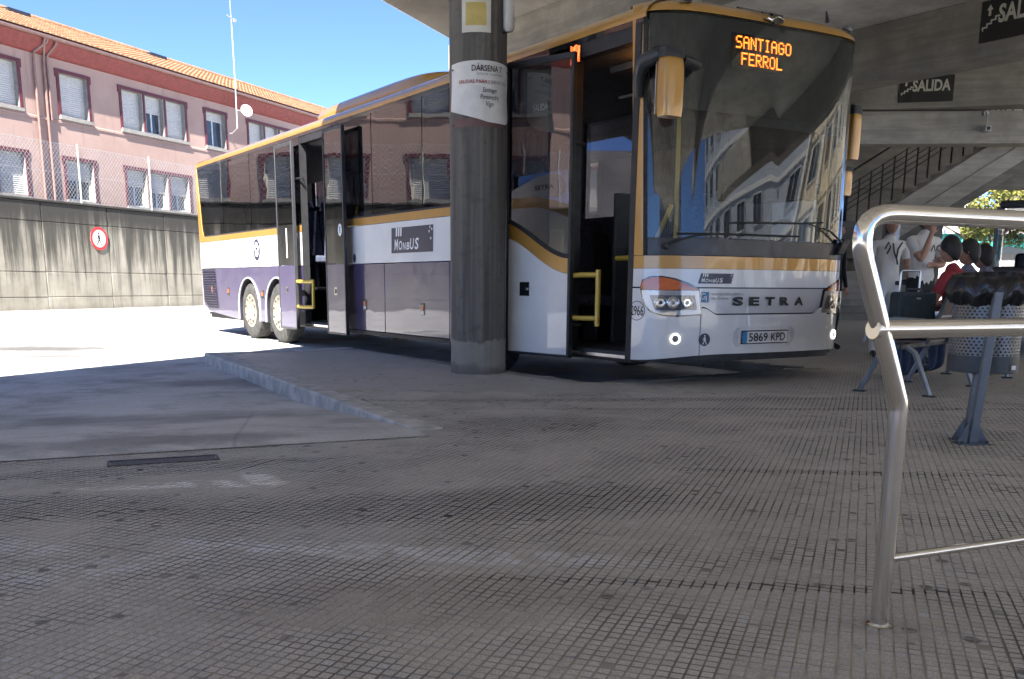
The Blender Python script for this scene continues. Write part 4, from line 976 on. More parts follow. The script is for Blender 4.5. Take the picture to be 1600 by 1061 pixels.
# ---- front door
side_part('door_jamb', rect(.0, .075, .34, 3.24), .0, .09, 'black_plastic'); side_part('door_jamb', rect(.94, .985, .34, 3.24), .005, .12, 'black_plastic')
bx('door_sill', .07, .95, -.01, .45, .345, .375, 'chrome'); side_part('door_head', rect(.07, .95, 3.10, 3.235), .01, .12, 'black_plastic')
LT = -.20
swo = lambda s: 1.275 + (s - .78) * .05 + .33 * sm((s - .80) / .95) + .10 * sm((s - 1.1) / .6) * 0
ss = [.80 + .83 * k / 14 for k in range(15)]
leaf = side_part('front_door', [(s, .335) for s in (.80, 1.63)] + [(s, swo(s) - .155) for s in reversed(ss)], LT, LT + .03, 'bus_white', bevel=.004)
side_part('door_stripe', [(s, swo(s) - .152) for s in ss] + [(s, swo(s) - .012) for s in reversed(ss)], LT - .002, LT + .03, 'bus_gold', leaf)
side_part('door_window', [(s, swo(s)) for s in ss] + [(1.63, 3.12), (.80, 3.09)], LT + .004, LT + .010, 'door_glass', leaf)
for pl in (rect(.765, .80, .31, 3.13), rect(1.63, 1.66, .31, 3.16), [(.80, 3.075), (1.63, 3.10), (1.63, 3.16), (.80, 3.13)], [(.80, .31), (1.63, .31), (1.63, .335), (.80, .335)]): side_part('door_frame', pl, LT - .008, LT + .045, 'black_plastic', leaf, bevel=.006)
side_part('window_seal', [(s, swo(s) - .012) for s in ss] + [(s, swo(s) + .03) for s in reversed(ss)], LT - .003, LT + .02, 'rubber', leaf)
lk = bx('door_lock', 1.32, 1.46, LT - .006, LT + .01, .90, 1.04, 'black_gloss', leaf, .006); q = MB(); q.lathe([(.02, 0), (.018, .012), (.004, .014)], L(1.35, LT - .006, .97), (0, 1, 0), 12); q.build('lock_barrel', 'chrome', leaf)
q = MB(); put_text(q, 'SALIDA', lambda a, b_: L(1.30 - a, LT + .002, b_), width=.20, height=.06, y=2.66); q.build('door_lettering', 'grey_ink', leaf, smooth=0)
for z in (.62, 2.35):
    q = MB(); q.tube([L(1.05, LT + .04, z), L(.90, -.06, z), L(.88, .10, z)], .018, 8); q.build('door_arm', 'black_plastic', leaf)
q = MB(); q.tube([L(.82, LT + .06, 1.10), L(.74, -.08, 1.11), L(.57, -.02, 1.11)], .026, 10); q.tube([L(.565, -.02, 1.16), L(.565, -.02, .62)], .026, 10); q.tube([L(.82, LT + .06, .70), L(.74, -.08, .695), L(.57, -.02, .695)], .026, 10); q.build('door_grab_rail', 'yellow_rail', leaf, smooth=60)
th_ = math.radians(10); pv = Vector((1.215, .2, 0)); leaf.rotation_euler = (0, 0, th_); leaf.location = pv - Matrix.Rotation(th_, 3, 'Z') @ pv
# ---- rear door (two leaves)
for s_ in (6.585, 7.83): side_part('door_jamb', rect(s_, s_ + .04, .33, 3.24), .0, .10, 'black_plastic')
side_part('door_head', rect(6.6, 7.85, 3.12, 3.235), .01, .12, 'black_plastic'); bx('door_sill', 6.6, 7.85, -.01, .5, .345, .375, 'chrome')
LR = -.15
def rleaf(s0, s1):
    lf_ = side_part('rear_door', rect(s0 + .03, s1 - .03, .30, 1.28), LR, LR + .03, 'bus_purple', bevel=.004)
    side_part('door_panel', rect(s0 + .03, s1 - .03, 1.285, 1.90), LR + .002, LR + .03, 'black_gloss', lf_); side_part('door_window', rect(s0 + .03, s1 - .03, 1.905, 3.10), LR + .004, LR + .010, 'tint_glass', lf_)
    for pl in (rect(s0, s0 + .03, .28, 3.15), rect(s1 - .03, s1, .28, 3.15), rect(s0 + .03, s1 - .03, 3.10, 3.15), rect(s0 + .03, s1 - .03, .275, .30)): side_part('door_frame', pl, LR - .006, LR + .045, 'cowl', lf_, bevel=.005)
    m_ = (s0 + s1) / 2; bx('door_lock', m_ - .05, m_ + .05, LR - .005, LR + .01, .84, .95, 'chrome', lf_); bx('lock_slot', m_ - .025, m_ + .025, LR - .008, LR - .004, .865, .925, 'ink', lf_)
    for z in (.6, 2.6):
        q = MB(); q.tube([L(m_, LR + .04, z), L((m_ + 7.22) / 2, -.02, z), L(7.22 + (m_ - 7.22) * .75, .1, z)], .016, 6); q.build('door_arm', 'black_plastic', lf_)
    return lf_
r1 = rleaf(5.93, 6.60); r2 = rleaf(7.82, 8.55)
fdisc('door_sticker', lambda a, b_, d: L(a, LR - d, b_), 6.07, 1.75, .06, .085, 'sign_white', .0, .003, r1); side_part('sticker_mark', rect(6.05, 6.09, 1.70, 1.80), LR - .0045, LR - .002, 'blue_print', r1)
side_part('inner_trim', rect(8.13, 8.17, 1.40, 1.86), LR - .001, LR + .02, 'bus_white', r2); 
q = MB(); q.tube([L(7.82, -.12, 1.03), L(7.70, -.12, 1.03), L(7.50, -.04, 1.03), L(7.40, -.03, 1.03)], .028, 8); q.tube([L(7.40, -.03, 1.06), L(7.42, -.03, .62)], .026, 8); q.tube([L(7.82, -.12, .64), L(7.70, -.12, .64), L(7.42, -.03, .64)], .028, 8); q.build('door_grab_rail', 'yellow_rail', r2, smooth=60)
q = MB(); q.tube([L(7.45, .75, 1.35), L(7.45, .75, 2.05), L(7.35, .75, 2.2)], .03, 8); q.build('grab_pole', 'yellow_rail', bus, smooth=60)
bx('stair_screen', 6.75, 7.4, .72, .76, 1.1, 2.1, 'seat_fabric', bus, .03); bx('step', 6.6, 7.85, .45, 2.4, .36, .52, 'interior'); q = MB(); q.tube([L(7.4, .74, 1.32), L(6.75, .74, 1.32)], .022, 8); q.build('grab_pole', 'yellow_rail', bus)
# side details
for s_, z in ((3.95, .70), (5.62, .72), (11.7, .83), (9.80, .80), (12.75, .86)):
    b1 = bx('side_lamp', s_ - .055, s_ + .055, -.006, .01, z - .075, z + .075, 'black_gloss', bus, .004); bx('lamp_lens', s_ - .035, s_ + .035, -.012, -.004, z - .02, z + .05, 'amber', b1)
    if s_ < 6: bx('reflector', s_ - .035, s_ + .035, -.010, -.004, z - .06, z - .025, 'sign_white', b1)
b1 = bx('flap_lock', 8.22, 8.32, -.006, .01, .86, .97, 'chrome', bus); bx('lock_slot', 8.25, 8.29, -.009, -.004, .885, .94, 'ink', b1)
fdisc('wheel_sticker', lambda a, b_, d: L(a, -d, b_), 5.93, 1.36, .045, .06, 'navy', .0, .003, bus)
pw = fdisc('paw_sticker', lambda a, b_, d: L(a, -d, b_), 10.0, 1.575, .17, .185, 'navy', .0, .003, bus)
q = MB()
for cx_, cz_, rx_, rz_ in ((0, -.06, .085, .06), (-.085, .03, .03, .045), (-.03, .085, .03, .05), (.035, .085, .03, .05), (.09, .03, .03, .045)): q.prism([(10. + cx_ + rx_ * math.cos(2 * PI * k / 14), 1.575 + cz_ + rz_ * math.sin(2 * PI * k / 14)) for k in range(14)], lambda a, b_, d: L(a, -d, b_), .0035, .005)
q.build('paw_mark', 'white_print', pw, smooth=0)
gm = side_part('engine_grille', [(12.36, .50), (13.0, .50), (13.33, .62), (13.37, 1.27), (12.48, 1.27)], -.004, .006, 'black_plastic')
for k in range(15):
    z = .54 + k * .049; s0 = 12.37 + (z - .5) * .15; s1 = min(13.36, 13.0 + max(0, (z - .5)) * 2.2); q = MB(); q.obox(L((s0 + s1) / 2, -.010, z), (1, 0, 0), (0, 1, .45), (0, -.45, 1), (s1 - s0) / 2, .018, .005); q.build('grille_slat', 'bus_purple', gm)
for k in range(4):
    z = 1.33 + k * .06; q = MB(); q.obox(L(12.92, -.004, z), (1, 0, 0), (0, 1, .3), (0, -.3, 1), .42, .012, .006); q.build('grille_slat', 'bus_silver', gm)
# side display over the front door
sd = bx('side_display', .84, 1.0, .0, .03, 3.06, 3.225, 'black_gloss', bus)
q = MB()
for k in range(11):
    z = 3.07 + k * .0142; q.tube([L(.85 + .14 * i / 12, -.003, min(z + .010 * math.sin(i * .9 + k * .35), 3.222)) for i in range(13)], .0036, 4)
stuff(q.build('display_lines', emit('led_red', (1., .16, .04), .8), sd, smooth=0))
# ---- wheels
def wheel(s_, z_, inner=False):
    tp = [(.29, .0), (.40, -.012), (.47, .0), (.497, .022), (.503, .06), (.503, .24), (.497, .27), (.46, .29), (.29, .29)]
    q = MB(); q.lathe([(r, h) for r, h in tp], L(s_, .03, z_), (0, -1, 0), 48, caps=False)
    for k in range(3):
        q.lathe([(.5035, .085 + k * .05), (.507, .088 + k * .05), (.507, .115 + k * .05), (.5035, .118 + k * .05)], L(s_, .03, z_), (0, -1, 0), 48, caps=False)
    w_ = q.build('wheel', 'tyre', bus, smooth=40)
    q = MB(); q.lathe([(.30, -.005), (.285, -.012), (.275, .02), (.26, .05), (.22, .045), (.205, .02), (.15, .012), (.14, -.02), (.115, -.055), (.10, -.06), (.02, -.062)], L(s_, .03, z_), (0, -1, 0), 40); q.build('rim', 'rim', w_, smooth=35)
    q = MB()
    for k in range(10):
        a = 2 * PI * k / 10; c = L(s_ + .175 * math.cos(a), .045, z_ + .175 * math.sin(a)); q.lathe([(.016, 0), (.016, .03), (.008, .036)], c, (0, 1, 0), 6)
    stuff(q.build('wheel_nuts', 'nut', w_)); 
    q = MB()
    for k in range(10):
        a = 2 * PI * (k + .5) / 10; c = L(s_ + .235 * math.cos(a), -.018 + .03, z_ + .235 * math.sin(a)); q.lathe([(.022, 0), (.022, .004)], c, (0, 1, 0), 10)
    stuff(q.build('rim_holes', 'ink', w_))
for s_ in (FA, DA, TA): wheel(s_, .503)
for s_ in (FA, DA, TA):
    q = MB(); q.lathe([(.29, 0), (.47, 0), (.503, .03), (.503, .27), (.47, .3), (.29, .3)], L(s_, 2.2, .503), (0, -1, 0), 32, caps=False); q.build('offside_wheel', 'tyre', bus, smooth=40)
# mud flaps, underside
for s_ in (DA + .56, TA + .56): bx('mud_flap', s_, s_ + .012, .06, .42, .16, .52, 'rubber')
bx('underbody', .1, 13.2, .09, 2.46, .30, .36, 'black_plastic')
# ---- inside
bx('floor', .0, 13.3, .08, 2.5, .362, .40, 'interior'); bx('ceiling', .05, 13.3, .10, 2.45, 3.12, 3.16, 'int_light')
bx('aisle_floor', 7.9, 13.3, .08, 2.5, .9, .94, 'interior')
bx('inner_lining', .6, 13.3, 2.47, 2.51, .4, 1.9, 'interior'); bx('dashboard', -.38, .30, .75, 2.48, .75, 1.38, 'interior', bus, .05); bx('ticket_desk', .25, .62, 1.0, 1.5, .4, 1.55, 'interior', bus, .04); bx('driver_partition', 1.15, 1.2, .75, 2.45, .4, 1.95, 'interior', bus, .02)
q = MB(); c = Vector(L(.12, 1.95, 1.52)); ax = Vector((.55, 0, .8)).normalized(); u_ = Vector((0, 1, 0)); v_ = ax.cross(u_); q.tube([c + (u_ * math.cos(2 * PI * k / 28) + v_ * math.sin(2 * PI * k / 28)) * .24 for k in range(28)], .018, 6, closed=True); q.tube([c - u_ * .24, c, c + u_ * .24], .015, 6); q.tube([c, c - ax * .3], .03, 6); q.build('steering_wheel', 'black_plastic', bus, smooth=60)
q = MB(); q.tube([L(.12, .62, 1.3), L(.12, .60, 3.1)], .02, 8); q.build('grab_pole', 'yellow_rail', bus, smooth=60)
q = MB(); q.tube([L(.55, .55, 1.05), L(.12, .55, 1.75)], .022, 8); q.build('grab_pole', 'yellow_rail', bus, smooth=60); q = MB(); q.tube([L(.58, .55, 1.28), L(.88, .55, 1.28)], .026, 8); q.build('grab_pole', 'yellow_rail', bus, smooth=60)
bx('cab_lamp', .42, .50, .40, .48, 2.93, 3.02, 'cab_lamp', bus, .02); bx('cab_light_panel', .2, 1.0, .5, .9, 3.05, 3.11, 'int_light', bus)
q = MB(); q.tube([L(.3, .5, 2.86), L(.5, .5, 2.80), L(.85, .5, 2.80)], .014, 6); q.build('cab_rail', 'int_light', bus)
def seat_mesh():
    q = MB(); q.obox(L(0, .22, .45), (1, 0, 0), (0, 1, 0), (.08, 0, 1), .23, .22, .06); q.obox(L(.25, .22, .85), (1, 0, -.2), (0, 1, 0), (.2, 0, 1), .055, .215, .40); q.obox(L(.345, .22, 1.30), (1, 0, -.2), (0, 1, 0), (.2, 0, 1), .045, .15, .09); q.box(-.1, .12, -.26, -.18, 0, .4); return q
so_ = seat_mesh().build('passenger_seat', 'seat_fabric', bus, bevel=.035); first = True
for s_ in [1.6 + .78 * k for k in range(6)] + [8.3 + .78 * k for k in range(6)]:
    for t_ in (.16, .60, 1.50, 1.94):
        o = so_ if first else inst(so_, bus); first = False; o.location = (s_, -t_, .40 if s_ < 8 else .94)
o = inst(so_, bus); o.location = (.75, -1.72, .62)
# ------------------------------------------------------------------ signs and fittings under the canopy
M['sign_black'] = plain('sign_black', (.012, .012, .012), .45, var=0); M['sign_letter'] = plain('sign_letter', (.55, .55, .47), .6, var=.05)
def exit_sign(name, f, W, H, label):
    o = empty(name, f(0, 0, 0), 0, label, 'sign'); oo = Vector(f(0, 0, 0)); g_ = lambda a, b_, d: tuple(Vector(f(a, b_, d)) - oo)
    q = MB(); q.prism([(0, 0), (W, 0), (W, H), (0, H)], g_, 0, .02); q.build('board', 'sign_black', o)
    q = MB(); put_text(q, 'SALIDA', lambda a, b_: g_(a, b_, .024), width=W * .70, height=H * .42, x=W * .24, y=H * .42, bold=.03); q.build('lettering', 'sign_letter', o, smooth=0)
    q = MB(); x, y = W * .12, H * .62; q.prism([(x - .018, y), (x + .018, y), (x + .018, y + H * .14), (x + .045, y + H * .14), (x, y + H * .27), (x - .045, y + H * .14), (x - .018, y + H * .14)], g_, .021, .024); q.build('arrow', 'sign_letter', o, smooth=0)
    st_ = []; n = 4; sx, sy = W * .055, H * .075
    for k in range(n): st_ += [(W * .03 + k * sx, H * .30 + k * sy), (W * .03 + k * sx, H * .30 + (k + 1) * sy)]
    st_.append((W * .03 + n * sx, H * .30 + n * sy)); bk_ = [(a + .022, b_ - .022) for a, b_ in reversed(st_)]
    q = MB(); q.prism(st_ + bk_, g_, .021, .024); q.build('stair_symbol', 'sign_letter', o, smooth=0)
exit_sign('exit_sign', lambda a, b_, d: tuple(BW(1.68 - a, 7.997 - d, 4.37 + b_ - ROAD)), 1.10, .56, 'big black exit sign with white lettering high on the near beam')
b2a = Vector((3.0, 19.4, 0)); b2d = (Vector((16., 16.35, 0)) - b2a).normalized(); b2n = Vector((b2d.y, -b2d.x, 0))
exit_sign('exit_sign', lambda a, b_, d: tuple(b2a + b2d * (4.29 + a) + b2n * (.003 + d) + Vector((0, 0, 4.27 + b_ + a * .0))), .94, .46, 'small black exit sign half hidden behind the near beam')
b3a = Vector((3.0, 18.9, 0)); b3d = (Vector((15., 17.9, 0)) - b3a).normalized(); b3n = Vector((b3d.y, -b3d.x, 0))
cc_ = b3a + b3d * 5.85 + b3n * .0 + Vector((0, 0, 3.8)); cct = empty('security_camera', cc_, 0, 'little grey security camera on a rod below the small exit sign', 'camera')
q = MB(); q.lathe([(.05, 0), (.05, .03), (.02, .04)], (0, 0, .30), b3n, 14); q.tube([b3n * .04 + Vector((0, 0, .30)), b3n * .10 + Vector((0, 0, .24)), b3n * .10 + Vector((0, 0, .03))], .014, 8); q.build('bracket', 'galv', cct, smooth=50)
q = MB(); q.obox(b3n * .12, b3d, b3n, (0, 0, 1), .055, .09, .05); q.build('housing', 'galv', cct, bevel=.01); q = MB(); q.obox(b3n * .212, b3d, b3n, (0, 0, 1), .03, .004, .03); q.build('lens', 'ink', cct)
# ------------------------------------------------------------------ stairs and back walls
M['stone_step'] = concrete('step_concrete', (.26, .25, .225), board=False); M['wall_dark'] = concrete('dark_concrete', (.20, .195, .18)); M['black_steel'] = plain('black_steel', (.02, .02, .022), .5, .3)
st1 = empty('concrete_steps', (9.5, 25.6, 0), 0, 'broad grey concrete steps behind the waiting people', 'steps')
for k in range(13): q = MB(); q.box(-1.6, 1.5, k * .30, 4.4, k * .178 + .004, (k + 1) * .178); q.build('step', 'stone_step', st1, bevel=.012)
fl2 = empty('stair_flight', (7.0, 19.0, 0), 0, 'sloping concrete stair flight with black railing rising to the right', 'staircase')
tz = lambda x: 2.16 + (x) * .645
q = MB(); q.prism([(0, tz(0) - .72), (4.6, tz(4.6) - .72), (4.6, tz(4.6)), (0, tz(0))], lambda a, z, y: (a, y, z), .0, .16); q.build('stringer', 'concrete', fl2, bevel=.01)
q = MB(); q.prism([(0, tz(0) - .40), (4.6, tz(4.6) - .40), (4.6, tz(4.6) - .37), (0, tz(0) - .37)], lambda a, z, y: (a, y, z), -.03, .0); q.build('stringer_rib', 'concrete', fl2)
q = MB(); q.prism([(0, tz(0) - .95), (4.6, tz(4.6) - .95), (4.6, tz(4.6) - .74), (0, tz(0) - .74)], lambda a, z, y: (a, y, z), .22, 1.5); q.build('flight_slab', 'wall_dark', fl2)
q = MB(); q.box(-3.2, -.003, 0, 1.5, 1.45, 2.16); q.build('landing', 'wall_dark', fl2)
for k in range(15): q = MB(); x = .1 + k * .28; q.box(x, x + .30, .17, 1.45, tz(x) - .35, tz(x) - .10 + .0); q.build('tread', 'stone_step', fl2)
for y, nm in ((1.35, 'far'),):
    for h in (.30, .42, .54, .66, .78, 1.05): q = MB(); q.tube([(-.0, y, tz(0) + h), (4.4, y, tz(4.4) + h)], .022 if h > 1 else .010, 6); q.build('rail_bar', 'black_steel', fl2)
    for k in range(18): q = MB(); x = .02 + k * .235; q.box(x - .014, x + .014, y - .015, y + .015, tz(x) - .1, tz(x) + (.80 if k % 6 else 1.05)); q.build('baluster', 'black_steel', fl2)
q = MB(); q.box(-.08, -.01, 1.25, 1.37, 1.2, 3.3); q.build('newel_post', 'black_steel', fl2)
for k in range(5): q = MB(); q.tube([(-.05, 1.3, 2.3 + .17 * k), (-3, 1.3, 2.3 + .17 * k)], .014, 5); q.build('rail_bar', 'black_steel', fl2)
bw_ = empty('back_wall', (10.0, 30.4, 0), 0, 'dark grey concrete back wall behind the stairs', 'wall'); q = MB(); q.box(-8., 3.6, 0, .3, -.1, 4.99); q.build('wall_face', 'wall_dark', bw_); q = MB(); q.box(-8, 3.6, -.04, -.002, 1.0, 1.12); q.build('wall_band', 'stone_step', bw_)
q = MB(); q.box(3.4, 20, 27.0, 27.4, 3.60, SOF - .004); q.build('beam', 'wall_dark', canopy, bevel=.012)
M['steel_post'] = plain('grey_steel', (.33, .33, .34), .35, .7)
pst = empty('stair_post', (4.88, 12.6, 0), 0, 'pair of slim steel posts beside the bicycle', 'post')
for dx, mt in ((0, 'black_steel'), (.13, 'steel_post')): q = MB(); q.obox((dx, 0, .86), (1, 0, 0), (0, 1, 0), (.02, 0, 1), .03, .05, .86); q.build('upright', mt, pst)
# ------------------------------------------------------------------ stainless handrail
def steel():
    k = NM('stainless_steel', .17, 1.); p = k.obj(); f = k.noise(p, 3, 2); k.color(k.mix(f, (.74, .71, .66), (.84, .81, .76))); k.rough(k.ramp(k.noise(p, 6, 2), .3, .7, .09, .16)); return k.m
M['inox'] = steel()
hr = empty('handrail', (1.0, 2.39, 0), math.atan2(.40, .917), 'bent stainless steel handrail in the right foreground', 'handrail')
def fillet(pts, r, n=7):
    out = [Vector(pts[0])]
    for a, b_, c in zip(pts[:-2], pts[1:-1], pts[2:]):
        a, b_, c = Vector(a), Vector(b_), Vector(c); u = (a - b_).normalized(); v = (c - b_).normalized(); an = u.angle(v); d = min(r / math.tan(an / 2), .45 * (a - b_).length, .45 * (c - b_).length)
        p0, p1 = b_ + u * d, b_ + v * d
        for k in range(n + 1): t_ = k / n; out.append((1 - t_) ** 2 * p0 + 2 * t_ * (1 - t_) * b_ + t_ * t_ * p1)
    out.append(Vector(pts[-1])); return out
RL = 2.1
q = MB(); q.tube(fillet([(0, 0, -.02), (0, 0, .60), (-.205, 0, 1.075), (RL + .205, 0, 1.075), (RL, 0, .60), (RL, 0, -.02)], .085), .0238, 20); q.build('frame_tube', 'inox', hr, smooth=60)
q = MB(); q.tube([(-.108, 0, .795), (RL + .108, 0, .795)], .0242, 20); q.build('mid_rail', 'inox', hr, smooth=60)
q = MB(); q.tube([(.02, 0, .185), (RL - .02, 0, .185)], .0115, 12); q.build('low_rail', 'inox', hr, smooth=60)
M['brass_weld'] = plain('end_plate', (.66, .60, .50), .3, 1.)
for x, sgn in ((-.108, -1), (RL + .108, 1)): q = MB(); q.lathe([(.0265, 0), (.0265, .0015), (.024, .003)], (x, 0, .795), (sgn, 0, 0), 18); q.build('end_plate', 'brass_weld', hr)
for x in (0, RL): q = MB(); q.lathe([(.034, 0), (.034, .003), (.026, .006)], (x, 0, .0), (0, 0, 1), 20); q.build('foot_collar', 'inox', hr)
# ------------------------------------------------------------------ litter bin
M['bin_metal'] = plain('bin_steel', (.17, .175, .18), .4, .6, var=.2); M['bin_dark'] = plain('bin_grey', (.06, .068, .075), .5, .3); M['bin_post'] = plain('bin_post', (.13, .14, .15), .4, .6)
def bagm():
    k = NM('black_bag', .28, 0, 0, .5); p = k.obj(); k.color((.008, .008, .009)); k.bump(k.noise(k.mapv(p, (1, 1, .5)), 11, 3, .5, .8), .5, .04); return k.m
M['bag'] = bagm()
bn = empty('litter_bin', (2.82, 5.60, 0), .1, 'perforated grey litter bin on a post lined with a black bag', 'bin')
q = MB(); NC, Rb = 44, .192
def perf(z0, z1, rows):
    for r in range(rows):
        for c in range(NC):
            a0 = 2 * PI * (c + (r % 2) * .5) / NC; da = 2 * PI / NC; hz = (z1 - z0) / rows; zc = z0 + (r + .5) * hz
            cyl = lambda x, y: (Rb * math.cos(a0 + x * da), Rb * math.sin(a0 + x * da), zc + y * hz)
            o_ = [(-.5, -.5), (0, -.5), (.5, -.5), (.5, .5), (0, .5), (-.5, .5)]; h_ = [(-.26, -.20), (0, -.34), (.26, -.20), (.26, .20), (0, .34), (-.26, .20)]
            q.add([cyl(*p) for p in o_] + [cyl(*p) for p in h_], [(i, (i + 1) % 6, (i + 1) % 6 + 6, i + 6) for i in range(6)])
def band(z0, z1): q.add([(Rb * math.cos(2 * PI * k / NC), Rb * math.sin(2 * PI * k / NC), z) for z in (z0, z1) for k in range(NC)], [(k, (k + 1) % NC, NC + (k + 1) % NC, NC + k) for k in range(NC)])
perf(.505, .655, 8); band(.655, .70); perf(.70, .845, 8); bsk = q.build('basket', 'bin_metal', bn, smooth=0, recalc=False)
bsk.modifiers.new('thick', 'SOLIDIFY').thickness = .004
q = MB(); q.lathe([(.185, .405), (.193, .41), (.1935, .505), (.19, .507)], (0, 0, 0), (0, 0, 1), 44); q.build('bottom_band', 'bin_dark', bn, smooth=40)
q = MB(); q.lathe([(.175, .43), (.178, .84)], (0, 0, 0), (0, 0, 1), 32, caps=False); q.build('liner', 'bag', bn)
q = MB()
def bagf(u, v):
    a = 2 * PI * u; R_ = random.Random(int(u * 60) % 60 * 31 + int(v * 10)); w1 = .010 * math.sin(a * 9 + 4 * v) + .007 * math.sin(a * 17 - 7 * v) + R_.uniform(-.004, .004)
    if v < .55: f = v / .55; r = .207 + .028 * math.sin(f * PI) + w1; z = .815 + f * .155 + .02 * math.sin(a + .6) + .008 * math.sin(a * 11)
    else: f = (v - .55) / .45; r = .205 + w1 - .035 * f; z = .970 + .02 * math.sin(a + .6) + .018 * math.sin(f * PI) - .10 * f * f
    return (r * math.cos(a), r * math.sin(a), z)
q.grid(bagf, 60, 10); q.build('bin_bag', 'bag', bn, smooth=70)
for bx_, yy, top_, lx, ly in ((-.15, -.215, .88, .075, .0), (-.09, -.07, .42, .075, .0)):
    q = MB(); q.obox((bx_ + lx * top_ / 2, yy + ly * top_ / 2, top_ / 2), (1, 0, 0), (0, 1, 0), (lx, ly, 1), .027, .014, top_ / 2); pp = q.build('post', 'bin_post', bn, bevel=.006)
    q = MB(); q.box(bx_ - .09, bx_ + .09, yy - .05, yy + .05, .001, .008); q.build('base_plate', 'bin_post', bn)
    for sx in (-1, 1):
        q = MB(); q.prism([(0, .008), (.07, .008), (0, .13)], lambda a, z, d: (bx_ + sx * (.027 + a), yy + d, z), -.004, .004); q.build('gusset', 'bin_post', bn)
        q = MB(); q.lathe([(.011, 0), (.011, .012), (.006, .016)], (bx_ + sx * .075, yy - .03, .008), (0, 0, 1), 6); q.build('anchor_bolt', 'bin_dark', bn)
q = MB(); q.box(.06, .085, -.196, -.193, .43, .455); q.build('label', 'sign_white', bn)
# ------------------------------------------------------------------ waiting bench
M['bench_metal'] = plain('bench_steel', (.26, .29, .33), .35, .7); M['bench_brown'] = plain('bench_panel', (.085, .05, .04), .5); M['bench_dark'] = plain('bench_dark', (.03, .03, .033), .5)
bb = Vector((.67, .742, 0)); bf = Vector((-.742, .67, 0))
bench = empty('waiting_bench', (3.26, 7.91, 0), math.atan2(bb.y, bb.x), 'metal waiting bench with brown seat backs in front of the stairs', 'bench')
# local x along the bench, local y towards the front (away from the camera side)
for x in (0., 1.15, 2.3):
    for y0, y1 in ((.10, .30), (-.10, -.29)):
        q = MB(); q.tube([(x, y0 * .7, .405), (x, y0 * 1.4, .36), (x, y1, .012)], [.024, .026, .021], 6); q.build('leg', 'bench_metal', bench, smooth=40)
        q = MB(); q.box(x - .03, x + .03, y1 - .05, y1 + .05, .001, .014); q.build('foot', 'bench_dark', bench)
    q = MB(); q.tube([(x, .30, .43), (x, .24, .60), (x, .05, .64), (x, -.20, .63)], .014, 6); q.build('arm_rest', 'bench_metal', bench, smooth=50)
q = MB(); q.box(-.06, 2.36, -.04, .04, .38, .43); q.build('beam', 'bench_dark', bench, bevel=.006)
for k in range(4):
    x0 = .03 + k * .575
    q = MB(); q.prism([(-.21, .445), (.05, .435), (.26, .465), (.26, .48), (.05, .45), (-.21, .46)], lambda y, z, x: (x, y, z), x0 + .02, x0 + .53); q.build('seat', 'bench_brown', bench)
    bk = MB(); bk.prism([(-.22, .47), (-.36, .86), (-.345, .865), (-.205, .475)], lambda y, z, x: (x, y, z), x0 + .05, x0 + .50); bo = bk.build('seat_back', 'bench_brown', bench)
    for xx in (x0 + .03, x0 + .52): q = MB(); q.obox((xx, -.285, .655), (1, 0, 0), (0, 1, .33), (0, -.33, 1), .022, .012, .235); q.build('back_post', 'bench_dark', bench)
    for z, y in ((.87, -.355), (.66, -.29)): q = MB(); q.tube([(x0 + .03, y, z), (x0 + .52, y, z)], .009, 6); q.build('back_rail', 'galv', bench)
# ------------------------------------------------------------------ suitcase and bicycle
M['case'] = plain('suitcase_fabric', (.030, .042, .048), .8, var=.2, sc=40, bump=.2); M['alu'] = plain('aluminium', (.6, .6, .6), .3, .9)
cp_ = Vector((3.26, 7.91, 0)) + bb * .30 + bf * .02
cs = empty('suitcase', (cp_.x, cp_.y, .462), math.atan2(bb.y, bb.x) - .75, 'dark trolley suitcase with raised handle standing on the bench', 'suitcase'); cs.scale = (.88, .88, .88)
q = MB(); q.box(-.19, .19, -.11, .11, .0, .45); q.build('case_body', 'case', cs, bevel=.03, seg=3); q = MB(); q.box(-.15, .15, -.135, -.111, .06, .33); q.build('front_pocket', 'case', cs, bevel=.012); q = MB(); q.box(-.02, .02, -.115, -.111, .38, .395); q.build('badge', 'alu', cs)
q = MB(); q.tube(fillet([(-.10, .09, .44), (-.10, .09, .655), (.10, .09, .655), (.10, .09, .44)], .03, 4), .010, 8); q.build('trolley_handle', 'alu', cs, smooth=50); q = MB(); q.tube(fillet([(-.07, 0, .45), (-.07, 0, .475), (.07, 0, .475), (.07, 0, .45)], .02, 3), .011, 6); q.build('carry_handle', 'bench_dark', cs)
for x in (-.16, .16): q = MB(); q.lathe([(.025, -.012), (.025, .012)], (x, .11, .012), (1, 0, 0), 12); q.build('castor', 'rubber', cs)
bk_ = empty('bicycle', (5.0, 12.25, 0), 1.2, 'dark bicycle leaning behind the suitcase', 'bicycle')
for x in (-.52, .52):
    q = MB(); q.tube([(x + .33 * math.cos(2 * PI * k / 32), 0, .345 + .33 * math.sin(2 * PI * k / 32)) for k in range(32)], .017, 6, closed=True); wl_ = q.build('wheel', 'rubber', bk_, smooth=60)
    q = MB()
    for k in range(18): a = 2 * PI * k / 18; q.tube([(x, .012 * (-1) ** k, .345), (x + .32 * math.cos(a), 0, .345 + .32 * math.sin(a))], .0015, 3)
    stuff(q.build('spokes', 'alu', wl_))
q = MB()
for p in ([(-.52, 0, .345), (-.10, 0, .30), (.32, 0, .72), (-.22, 0, .78), (-.10, 0, .30)], [(-.52, 0, .345), (-.22, 0, .78)], [(.32, 0, .72), (.30, 0, .82)], [(-.22, 0, .78), (-.25, 0, .92)], [(.33, 0, .70), (.52, 0, .345)]): q.tube(p, .016, 6)
